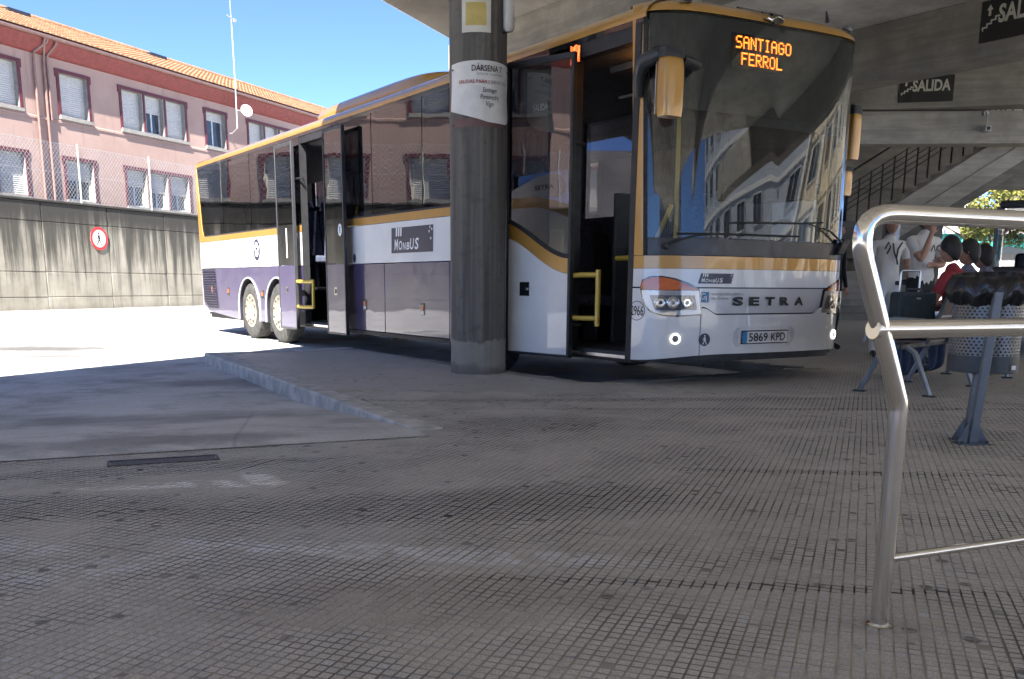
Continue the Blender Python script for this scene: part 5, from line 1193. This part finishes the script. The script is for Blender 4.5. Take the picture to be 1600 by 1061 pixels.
q.build('frame', 'black_steel', bk_, smooth=50); q = MB(); q.tube([(.38, -.26, .98), (.30, -.22, 1.02), (.28, 0, .97), (.30, .22, 1.02), (.38, .26, .98)], .013, 6); q.tube([(.30, 0, .80), (.28, 0, .97)], .015, 6); q.build('handlebar', 'black_steel', bk_, smooth=50)
q = MB(); q.prism([(-.40, -.07), (-.30, -.08), (-.10, -.02), (-.10, .02), (-.30, .08), (-.40, .07)], lambda a, b_, z: (a, b_, z), .92, .97); q.build('saddle', 'bench_dark', bk_, bevel=.015)
# ------------------------------------------------------------------ people
M['skin'] = plain('skin', (.42, .23, .16), .55, var=.08); M['hair'] = plain('dark_hair', (.018, .014, .012), .6, var=.3, sc=40); M['white_tee'] = plain('white_cotton', (.70, .69, .66), .85, var=.06, bump=.1); M['black_cloth'] = plain('black_cloth', (.016, .016, .018), .85, var=.2); M['red_cloth'] = plain('red_cloth', (.28, .025, .03), .8); M['plaid'] = plain('grey_shirt', (.16, .16, .20), .85, var=.3, sc=30); M['denim'] = plain('denim', (.05, .07, .12), .85); M['shoe'] = plain('shoe', (.05, .045, .04), .6); M['specs'] = plain('spectacle_frame', (.01, .01, .01), .3)
def head_mesh(bm_v, bm_f, c, yaw, pitch, mi):
    """head with brow, nose, chin and ears; yaw 0 looks towards -Y"""
    rot = Matrix.Rotation(yaw, 3, 'Z') @ Matrix.Rotation(pitch, 3, 'X'); nu, nv = 20, 16; o = len(bm_v); vs = []
    for j in range(nv + 1):
        ph = -PI / 2 + PI * j / nv
        for i in range(nu):
            th = 2 * PI * i / nu; x, y, z = math.cos(ph) * math.sin(th), -math.cos(ph) * math.cos(th), math.sin(ph)
            face = max(0, -y) ** 2
            sx = .074 * (1 - .22 * max(0, -z) ** 1.2); sy = .095; zz = z * .118
            yy = y * sy
            if face > .05:
                nose = math.exp(-((x) / .16) ** 2) * math.exp(-((z + .18) / .22) ** 2); yy -= .022 * nose * face
                eye = (math.exp(-((abs(x) - .36) / .16) ** 2)) * math.exp(-((z - .06) / .12) ** 2); yy += .010 * eye * face
                mouth = math.exp(-(x / .35) ** 2) * math.exp(-((z + .55) / .07) ** 2); yy += .004 * mouth * face; yy -= .006 * math.exp(-(x / .4) ** 2) * math.exp(-((z + .82) / .16) ** 2)
            ear = math.exp(-((abs(x) - 1) / .10) ** 2) * math.exp(-((z + .08) / .22) ** 2) * math.exp(-((y - .12) / .25) ** 2)
            xx = x * sx * (1 + .16 * ear); p = rot @ Vector((xx, yy, zz)); vs.append(tuple(Vector(c) + p))
    bm_v += vs; fs = [(o + j * nu + i, o + j * nu + (i + 1) % nu, o + (j + 1) * nu + (i + 1) % nu, o + (j + 1) * nu + i) for j in range(nv) for i in range(nu)]
    bm_f += [(f, mi) for f in fs]; return rot
def person(label, loc, rz, J, E_, mats, head, hair=None, group=None):
    """J name->(pos, radius); E_ list of (a, b, material index); body is one mesh grown on this skeleton"""
    names = list(J); idx = {n: i for i, n in enumerate(names)}
    me = bpy.data.meshes.new('person'); me.from_pydata([J[n][0] for n in names], [(idx[a], idx[b_]) for a, b_, _ in E_], [])
    ob = bpy.data.objects.new('person', me); COL.objects.link(ob)
    sk = ob.modifiers.new('skin', 'SKIN'); sk.use_smooth_shade = True
    for i, n in enumerate(names):
        r = J[n][1]; me.skin_vertices[0].data[i].radius = r if isinstance(r, tuple) else (r, r); me.skin_vertices[0].data[i].use_root = (n == 'pelvis')
    sb = ob.modifiers.new('sub', 'SUBSURF'); sb.levels = 2; sb.render_levels = 2
    bpy.context.view_layer.update(); ev = ob.evaluated_get(bpy.context.evaluated_depsgraph_get()).to_mesh()
    V = [tuple(v.co) for v in ev.vertices]; F = []
    segs = [(Vector(J[a][0]), Vector(J[b_][0]), m_, (max(J[a][1]) if isinstance(J[a][1], tuple) else J[a][1])) for a, b_, m_ in E_]
    for p in ev.polygons:
        c = p.center; best = None
        for a, b_, m_, r in segs:
            ab = b_ - a; t_ = max(0, min(1, (c - a).dot(ab) / max(ab.length_squared, 1e-9))); d = (c - (a + ab * t_)).length - r
            if best is None or d < best[0]: best = (d, m_)
        F.append((tuple(p.vertices), best[1]))
    bpy.data.objects.remove(ob)
    hc, yaw, pit = head; rot = head_mesh(V, F, hc, yaw, pit, 0)
    m2 = bpy.data.meshes.new('person'); m2.from_pydata(V, [], [f for f, _ in F]); m2.polygons.foreach_set('material_index', [k for _, k in F]); m2.polygons.foreach_set('use_smooth', [True] * len(F))
    for x in mats: m2.materials.append(M[x])
    o = bpy.data.objects.new('person', m2); COL.objects.link(o); o.location = loc; o.rotation_euler = (0, 0, rz); tag(o, label, 'person', group)
    if hair:
        q = MB(); nu, nv = 24, 10; R_ = random.Random(int(hc[0] * 1000) + len(label))
        def hf(u, v):
            th = 2 * PI * u; fr = max(0, math.cos(th)); bk_h = max(0, -math.cos(th)); sd_h = abs(math.sin(th))
            low = .50 * fr - (.80 + .15 * hair) * bk_h - .22 * sd_h + R_.uniform(-.05, .05)
            ph = PI / 2 - v * (PI / 2 - low); x, y, z = math.cos(ph) * math.sin(th), -math.cos(ph) * math.cos(th), math.sin(ph)
            k_ = 1.0 + .05 * (1 - v) + R_.uniform(-.012, .02); drop = .02 * hair * bk_h * v
            return tuple(Vector(hc) + rot @ Vector((x * .081 * k_, y * .103 * k_ + .004, z * .127 * k_ - drop)))
        q.grid(hf, nu, nv); q.build('hair', 'hair', o, smooth=70)
    return o, rot
def arm(J, E_, sd, sh_, el, wr, hand_dir, mu, mf, curl=.3, r=.045):
    n = 'l' if sd > 0 else 'r'
    J['sh' + n] = (sh_, .068); J['el' + n] = (el, r); J['wr' + n] = (wr, .028); hd = Vector(hand_dir).normalized(); pm = Vector(wr) + hd * .07; J['pm' + n] = (tuple(pm), (.036, .020))
    mid = Vector(sh_).lerp(Vector(el), .55); J['um' + n] = (tuple(mid), r + .01)
    E_ += [('ch', 'sh' + n, mu), ('sh' + n, 'um' + n, mu), ('um' + n, 'el' + n, mf), ('el' + n, 'wr' + n, mf), ('wr' + n, 'pm' + n, 0)]
    sidev = hd.cross(Vector((.3, 1, .2))).normalized(); dn = hd.cross(sidev)
    for k in range(4):
        b_ = pm + sidev * (-.024 + .016 * k) + hd * .025; ln = (.062, .072, .068, .052)[k]; t1 = b_ + hd * ln * .5 + dn * curl * .01; t2 = t1 + hd * ln * .4 + dn * curl * .04
        J[f'f{n}{k}a'] = (tuple(b_), .0095); J[f'f{n}{k}b'] = (tuple(t1), .0088); J[f'f{n}{k}c'] = (tuple(t2), .0075); E_ += [('pm' + n, f'f{n}{k}a', 0), (f'f{n}{k}a', f'f{n}{k}b', 0), (f'f{n}{k}b', f'f{n}{k}c', 0)]
    b_ = pm - hd * .02 - sidev * .034; t1 = b_ - sidev * .025 + hd * .035; J[f't{n}a'] = (tuple(b_), .011); J[f't{n}b'] = (tuple(t1), .009); E_ += [('pm' + n, f't{n}a', 0), (f't{n}a', f't{n}b', 0)]
def stand(mt, ml, legs=None):
    J = {'pelvis': ((0, 0, .95), (.15, .11)), 'wa': ((0, .0, 1.10), (.145, .105)), 'ch': ((0, .005, 1.32), (.17, .115)), 'nb': ((0, .01, 1.475), .06), 'nk': ((0, -.005, 1.555), .052)}
    E_ = [('pelvis', 'wa', mt), ('wa', 'ch', mt), ('ch', 'nb', mt), ('nb', 'nk', 0)]
    for sd, n in ((1, 'L'), (-1, 'R')):
        J['hp' + n] = ((sd * .09, 0, .88), .10); J['kn' + n] = ((sd * .105, -.02, .50), .064); J['an' + n] = ((sd * .11, .02, .09), .042); J['to' + n] = ((sd * .125, -.13, .035), .035)
        E_ += [('pelvis', 'hp' + n, ml), ('hp' + n, 'kn' + n, ml), ('kn' + n, 'an' + n, ml), ('an' + n, 'to' + n, 3)]
    return J, E_
def sit(mt, ml):
    J = {'pelvis': ((0, .08, .56), (.155, .12)), 'wa': ((0, .06, .70), (.14, .105)), 'ch': ((0, .03, .90), (.165, .115)), 'nb': ((0, .015, 1.05), .06), 'nk': ((0, -.01, 1.125), .052)}
    E_ = [('pelvis', 'wa', mt), ('wa', 'ch', mt), ('ch', 'nb', mt), ('nb', 'nk', 0)]
    for sd, n in ((1, 'L'), (-1, 'R')):
        J['hp' + n] = ((sd * .09, .03, .555), .095); J['kn' + n] = ((sd * .12, -.40, .53), .066); J['an' + n] = ((sd * .12, -.38, .09), .042); J['to' + n] = ((sd * .13, -.52, .035), .035)
        E_ += [('pelvis', 'hp' + n, ml), ('hp' + n, 'kn' + n, ml), ('kn' + n, 'an' + n, ml), ('an' + n, 'to' + n, 3)]
    return J, E_
# standing man: one arm folded, the other hand at his mouth
J, E_ = stand(1, 2); arm(J, E_, 1, (.20, .01, 1.43), (.25, -.06, 1.15), (.02, -.20, 1.14), (-1, -.1, .05), 1, 0); arm(J, E_, -1, (-.20, .01, 1.43), (-.20, -.20, 1.19), (-.07, -.17, 1.47), (.35, .05, .9), 1, 0)
po, rt_ = person('standing man in a white printed T-shirt, hand at his mouth', (4.72, 11.0, 0), .35, J, E_, ['skin', 'white_tee', 'black_cloth', 'shoe'], ((0, -.03, 1.665), .3, -.1), .2)
q = MB(); put_text(q, 'ΛCE', lambda a, b_: (a, -.135 + .25 * a * a, b_), width=.20, height=.07, x=-.02, y=1.30, bold=.03); q.build('shirt_print', 'ink', po, smooth=0)
# second white shirt behind
J, E_ = stand(1, 2); arm(J, E_, 1, (.20, .01, 1.43), (.27, .02, 1.16), (.27, -.14, .98), (0, -.5, -.8), 1, 0); arm(J, E_, -1, (-.20, .01, 1.43), (-.26, .0, 1.16), (-.24, -.15, 1.0), (0, -.6, -.7), 1, 0)
po, _ = person('person in a white shirt with black brush marks behind the suitcase', (4.72, 12.0, 0), .1, J, E_, ['skin', 'white_tee', 'white_tee', 'shoe'], ((0, -.03, 1.665), 0, 0), .2)
q = MB()
for pts in ([(-.12, 1.36), (-.08, 1.44), (-.05, 1.38), (-.09, 1.30)], [(-.02, 1.43), (.0, 1.33), (.05, 1.22), (.06, 1.17)], [(.10, 1.44), (.05, 1.36), (.04, 1.25)]): q.tube([(a, -.128, z) for a, z in pts], .011, 5)
q.build('shirt_print', 'ink', po)
# person in black beside the bus front
J, E_ = stand(1, 1); arm(J, E_, 1, (.20, .01, 1.43), (.26, .03, 1.16), (.25, -.05, .92), (0, -.1, -1), 1, 1); arm(J, E_, -1, (-.20, .01, 1.43), (-.25, .03, 1.16), (-.24, -.05, .92), (0, -.1, -1), 1, 1)
person('person dressed in black standing beyond the bus front corner', (4.50, 13.4, 0), .6, J, E_, ['skin', 'black_cloth', 'black_cloth', 'black_cloth'], ((0, -.03, 1.665), .5, 0), .2)
def bseat(x): p = Vector((3.26, 7.91, 0)) + bb * x + bf * .0; return (p.x, p.y, 0)
brz = math.atan2(bf.y, bf.x) + PI / 2
J, E_ = sit(1, 2); arm(J, E_, 1, (.19, .03, 1.01), (.22, -.08, .76), (.10, -.30, .68), (-.2, -1, 0), 1, 0); arm(J, E_, -1, (-.19, .03, 1.01), (-.22, -.08, .76), (-.08, -.30, .68), (.2, -1, 0), 1, 0)
po, _ = person('dark-haired seated person in a wine-red top on the bench', bseat(1.18), brz, J, E_, ['skin', 'red_cloth', 'denim', 'shoe'], ((0, -.03, 1.24), -.25, .08), .6)
J, E_ = sit(1, 2); arm(J, E_, 1, (.19, .03, 1.01), (.22, -.08, .76), (.10, -.30, .68), (-.2, -1, 0), 1, 0); arm(J, E_, -1, (-.19, .03, 1.01), (-.22, -.08, .76), (-.08, -.30, .68), (.2, -1, 0), 1, 0)
po, _ = person('seated person with thick dark hair, middle of the three on the bench', bseat(1.62), brz, J, E_, ['skin', 'plaid', 'denim', 'shoe'], ((.0, -.0, 1.225), .3, 0), .9)
J, E_ = sit(1, 2); arm(J, E_, 1, (.19, .03, 1.01), (.22, -.08, .76), (.10, -.30, .68), (-.2, -1, 0), 1, 0); arm(J, E_, -1, (-.19, .03, 1.01), (-.22, -.08, .76), (-.08, -.30, .68), (.2, -1, 0), 1, 0)
po, rt_ = person('short-haired seated person with glasses nearest the litter bin', bseat(2.2), brz, J, E_, ['skin', 'plaid', 'denim', 'shoe'], ((0, -.03, 1.20), -.2, 0), .1)
q = MB(); hc = Vector((0, -.03, 1.20))
for sx in (-1, 1): q.tube([hc + rt_ @ Vector((sx * .032 + .022 * math.cos(2 * PI * k / 12), -.098, .008 + .017 * math.sin(2 * PI * k / 12))) for k in range(12)], .0028, 4, closed=True); q.tube([hc + rt_ @ Vector((sx * .054, -.095, .01)), hc + rt_ @ Vector((sx * .078, .01, .01))], .0028, 4)
q.build('glasses', 'specs', po)
# ------------------------------------------------------------------ outside, beyond the platform
M['teal'] = plain('teal_sheet', (.04, .30, .28), .5, var=.1); M['offwhite'] = plain('white_render', (.70, .69, .66), .8); M['grass'] = plain('verge', (.12, .16, .05), .9); M['cream'] = plain('cream_render', (.62, .52, .38), .85); M['grey_clad'] = plain('grey_cladding', (.42, .45, .50), .7); M['slate'] = plain('slate_roof', (.12, .14, .16), .7)
wh = empty('white_outbuilding', (21.8, 46, ROAD), 0, 'low white outbuilding beyond the far end of the platform', 'building'); q = MB(); q.box(-4, 3.2, 0, 5, 0, 2.6); q.build('wall', 'offwhite', wh); q = MB(); q.prism([(-.3, 2.60), (5.3, 2.60), (2.5, 3.05)], lambda y, z, x: (x, y, z), -4.3, 3.5); q.build('roof', 'slate', wh); q = MB(); q.box(1.0, 1.9, -.03, -.002, 0, 2.0); q.build('door', 'grey_clad', wh)
ts = empty('teal_shed', (29, 62, ROAD), 0, 'teal corrugated shed behind the white outbuilding', 'building'); q = MB(); q.box(-8, 6, 0, 8, 0, 4.4); q.build('wall', 'teal', ts)
q = MB()
for k in range(56): x = -8 + k * .25; q.box(x, x + .12, -.06, -.001, .1, 4.4)
stuff(q.build('corrugation', 'teal', ts)); q = MB(); q.prism([(-8.4, 4.4), (6.4, 4.4), (-1, 6.6)], lambda a, z, y: (a, y, z), -.4, 8.4); q.build('roof', 'offwhite', ts)
def leafy():
    k = NM('leaves', .6); f = k.noise(k.obj(), 3, 3); k.color(k.mix(k.ramp(f, .35, .65), (.10, .12, .02), (.22, .20, .04))); return k.m
M['leaf'] = leafy(); M['bark'] = plain('bark', (.10, .08, .06), .9)
def tree(loc, h, R, seed, label):
    r = random.Random(seed); o = empty('tree', loc, r.uniform(0, 6), label, 'tree', 'trees beyond the platform'); q = MB(); q.tube([(0, 0, 0), (.1, .05, h * .3), (.05, 0, h * .55), (0, .1, h * .9)], [.28, .22, .15, .04], 8)
    cl_ = []
    for k in range(16):
        a = r.uniform(0, 6.28); z = h * r.uniform(.4, .9); rr_ = R * r.uniform(.4, .95) * math.sin(PI * cl((z / h - .25) / .8, .1, 1)); e = (rr_ * math.cos(a), rr_ * math.sin(a), z + .5); q.tube([(0, 0, z * .8), (e[0] * .5, e[1] * .5, z * .95), e], [.09, .05, .02], 5); cl_.append((e, r.uniform(.6, 1.25)))
    q.build('trunk', 'bark', o, smooth=50); q = MB()
    for (e, s_) in cl_ + [((0, 0, h * .95), 1.)]:
        for k in range(240):
            d = Vector((r.gauss(0, 1), r.gauss(0, 1), r.gauss(0, .8))).normalized() * s_ * r.random() ** .45; c = Vector(e) + d; u = Vector((r.gauss(0, 1), r.gauss(0, 1), r.gauss(0, 1))).normalized(); v = u.orthogonal().normalized(); z_ = r.uniform(.07, .14)
            q.add([c - u * z_, c + v * z_ * .6, c + u * z_, c - v * z_ * .6], [(0, 1, 2, 3)])
    stuff(q.build('crown', 'leaf', o, smooth=0, recalc=False)); return o
tree((25.5, 50, ROAD), 8.0, 3.2, 3, 'bushy yellow-green tree right of the white outbuilding'); tree((29.5, 53, ROAD), 8.5, 3.4, 5, 'taller yellow-green tree at the far right edge'); tree((27.0, 57, ROAD), 9.0, 3.2, 8, 'yellow-green tree standing between the other two')
# dark van at the right edge
M['van_paint'] = paint('van_paint', (.012, .016, .03))
van = empty('parked_van', (8.35, 14.6, 0.0), math.radians(62), 'dark van at the right edge behind the litter bin', 'van')
prf = [(-2.2, .35), (2.35, .35), (2.42, .75), (2.30, 1.0), (1.45, 1.18), (.85, 1.95), (.5, 2.05), (-2.1, 2.05), (-2.3, 1.2)]
lowp = [(-2.25, .32), (2.35, .32), (2.42, .72), (2.30, 1.0), (1.45, 1.18), (-2.3, 1.18)]
q = MB(); q.prism(lowp, lambda x, z, y: (x, y, z), -.9, .9); q.build('body', 'van_paint', van, bevel=.06, seg=3)
q = MB(); q.prism([(.80, 1.96), (.5, 2.06), (-2.15, 2.06), (-2.2, 1.95)], lambda x, z, y: (x, y, z), -.84, .84); q.build('roof', 'van_paint', van, bevel=.04)
for y in (-.86, .82):
    for a in ([(1.45, 1.17), (1.56, 1.17), (.90, 1.97), (.80, 1.97)], [(.30, 1.17), (.42, 1.17), (.38, 1.97), (.28, 1.97)], [(-.95, 1.17), (-.83, 1.17), (-.83, 1.97), (-.95, 1.97)], [(-2.28, 1.17), (-2.15, 1.17), (-2.08, 1.97), (-2.2, 1.97)]): q = MB(); q.prism(a, lambda x, z, yy: (x, y + yy, z), 0, .05); q.build('pillar', 'van_paint', van)
    for a in ([(.42, 1.19), (1.42, 1.19), (.84, 1.95), (.38, 1.95)], [(-.82, 1.19), (.29, 1.19), (.28, 1.95), (-.82, 1.95)], [(-2.14, 1.19), (-.96, 1.19), (-.96, 1.95), (-2.08, 1.95)]): q = MB(); q.prism(a, lambda x, z, yy: (x, y + .02 + yy, z), 0, .005); q.build('side_window', 'door_glass', van)
q = MB(); q.prism([(1.50, 1.17), (1.505, 1.17), (.885, 1.97), (.88, 1.97)], lambda x, z, y: (x, y, z), -.80, .80); q.build('windshield', 'door_glass', van)
for x in (-1.4, 1.55):
    for y in (-.93, .73): q = MB(); q.lathe([(.18, 0), (.30, -.01), (.33, .03), (.33, .17), (.30, .2), (.18, .2)], (x, y, .333), (0, 1, 0), 28); q.build('wheel', 'tyre', van, smooth=40)
for x in (.1, .75): q = MB(); q.obox((x - .35, .35, 1.0), (1, 0, -.15), (0, 1, 0), (.15, 0, 1), .07, .24, .42); q.build('seat', 'bench_dark', van, bevel=.05)
# flats across the road, seen in the bus windscreen
def flats(loc, rz, W, floors, wallm, label, pil):
    o = empty('apartment_block', loc, rz, label, 'building'); q = MB(); q.box(-W / 2, W / 2, 0, 10, 0, floors * 3.0 + .8); q.build('wall', wallm, o)
    q = MB(); q.box(-W / 2 - .3, W / 2 + .3, -.35, 10.3, floors * 3.0 + .8, floors * 3.0 + 1.1); q.build('cornice', 'offwhite', o)
    n = int(W / 3.2); wm = None; gm_ = None
    for f in range(floors):
        for k in range(n):
            x = -W / 2 + (k + .5) * W / n; z = f * 3.0 + .9
            if wm is None:
                q = MB()
                for b_ in ((-.85, -.77, 0, 1.6), (.77, .85, 0, 1.6), (-.77, .77, 0, .08), (-.77, .77, 1.52, 1.6), (-.03, .03, .08, 1.52)): q.box(b_[0], b_[1], -.10, .02, b_[2], b_[3])
                wm = q.build('window', 'win_frame', o, smooth=0); wo = wm; q = MB(); q.add([(-.8, -.03, .04), (.8, -.03, .04), (.8, -.03, 1.56), (-.8, -.03, 1.56)], [(0, 1, 2, 3)]); gm_ = q.build('pane', 'house_glass', wm, smooth=0, recalc=False)
            else:
                wo = wm.copy(); COL.objects.link(wo); wo.parent = o; g2 = gm_.copy(); COL.objects.link(g2); g2.parent = wo
            wo.location = (x, 0, z)
        q = MB(); q.box(-W / 2, W / 2, -.12, -.001, f * 3.0 + 2.75, f * 3.0 + 3.0); q.build('floor_band', 'offwhite' if not pil else wallm, o)
    if pil:
        for k in range(n + 1): q = MB(); x = -W / 2 + k * W / n; q.box(x - .16, x + .16, -.30, -.002, 0, floors * 3.0 + .79); q.build('pilaster', 'offwhite', o)
    return o
flats((33, 12, ROAD), math.radians(-62), 22, 5, 'cream', 'cream apartment block with white pilasters across the road', True)
flats((42.5, -9.5, ROAD), math.radians(-75), 24, 6, 'grey_clad', 'grey-blue apartment block next to the cream one', False)
flats((6, -36, ROAD), math.radians(180), 40, 5, 'offwhite', 'pale apartment block behind the platform', False)
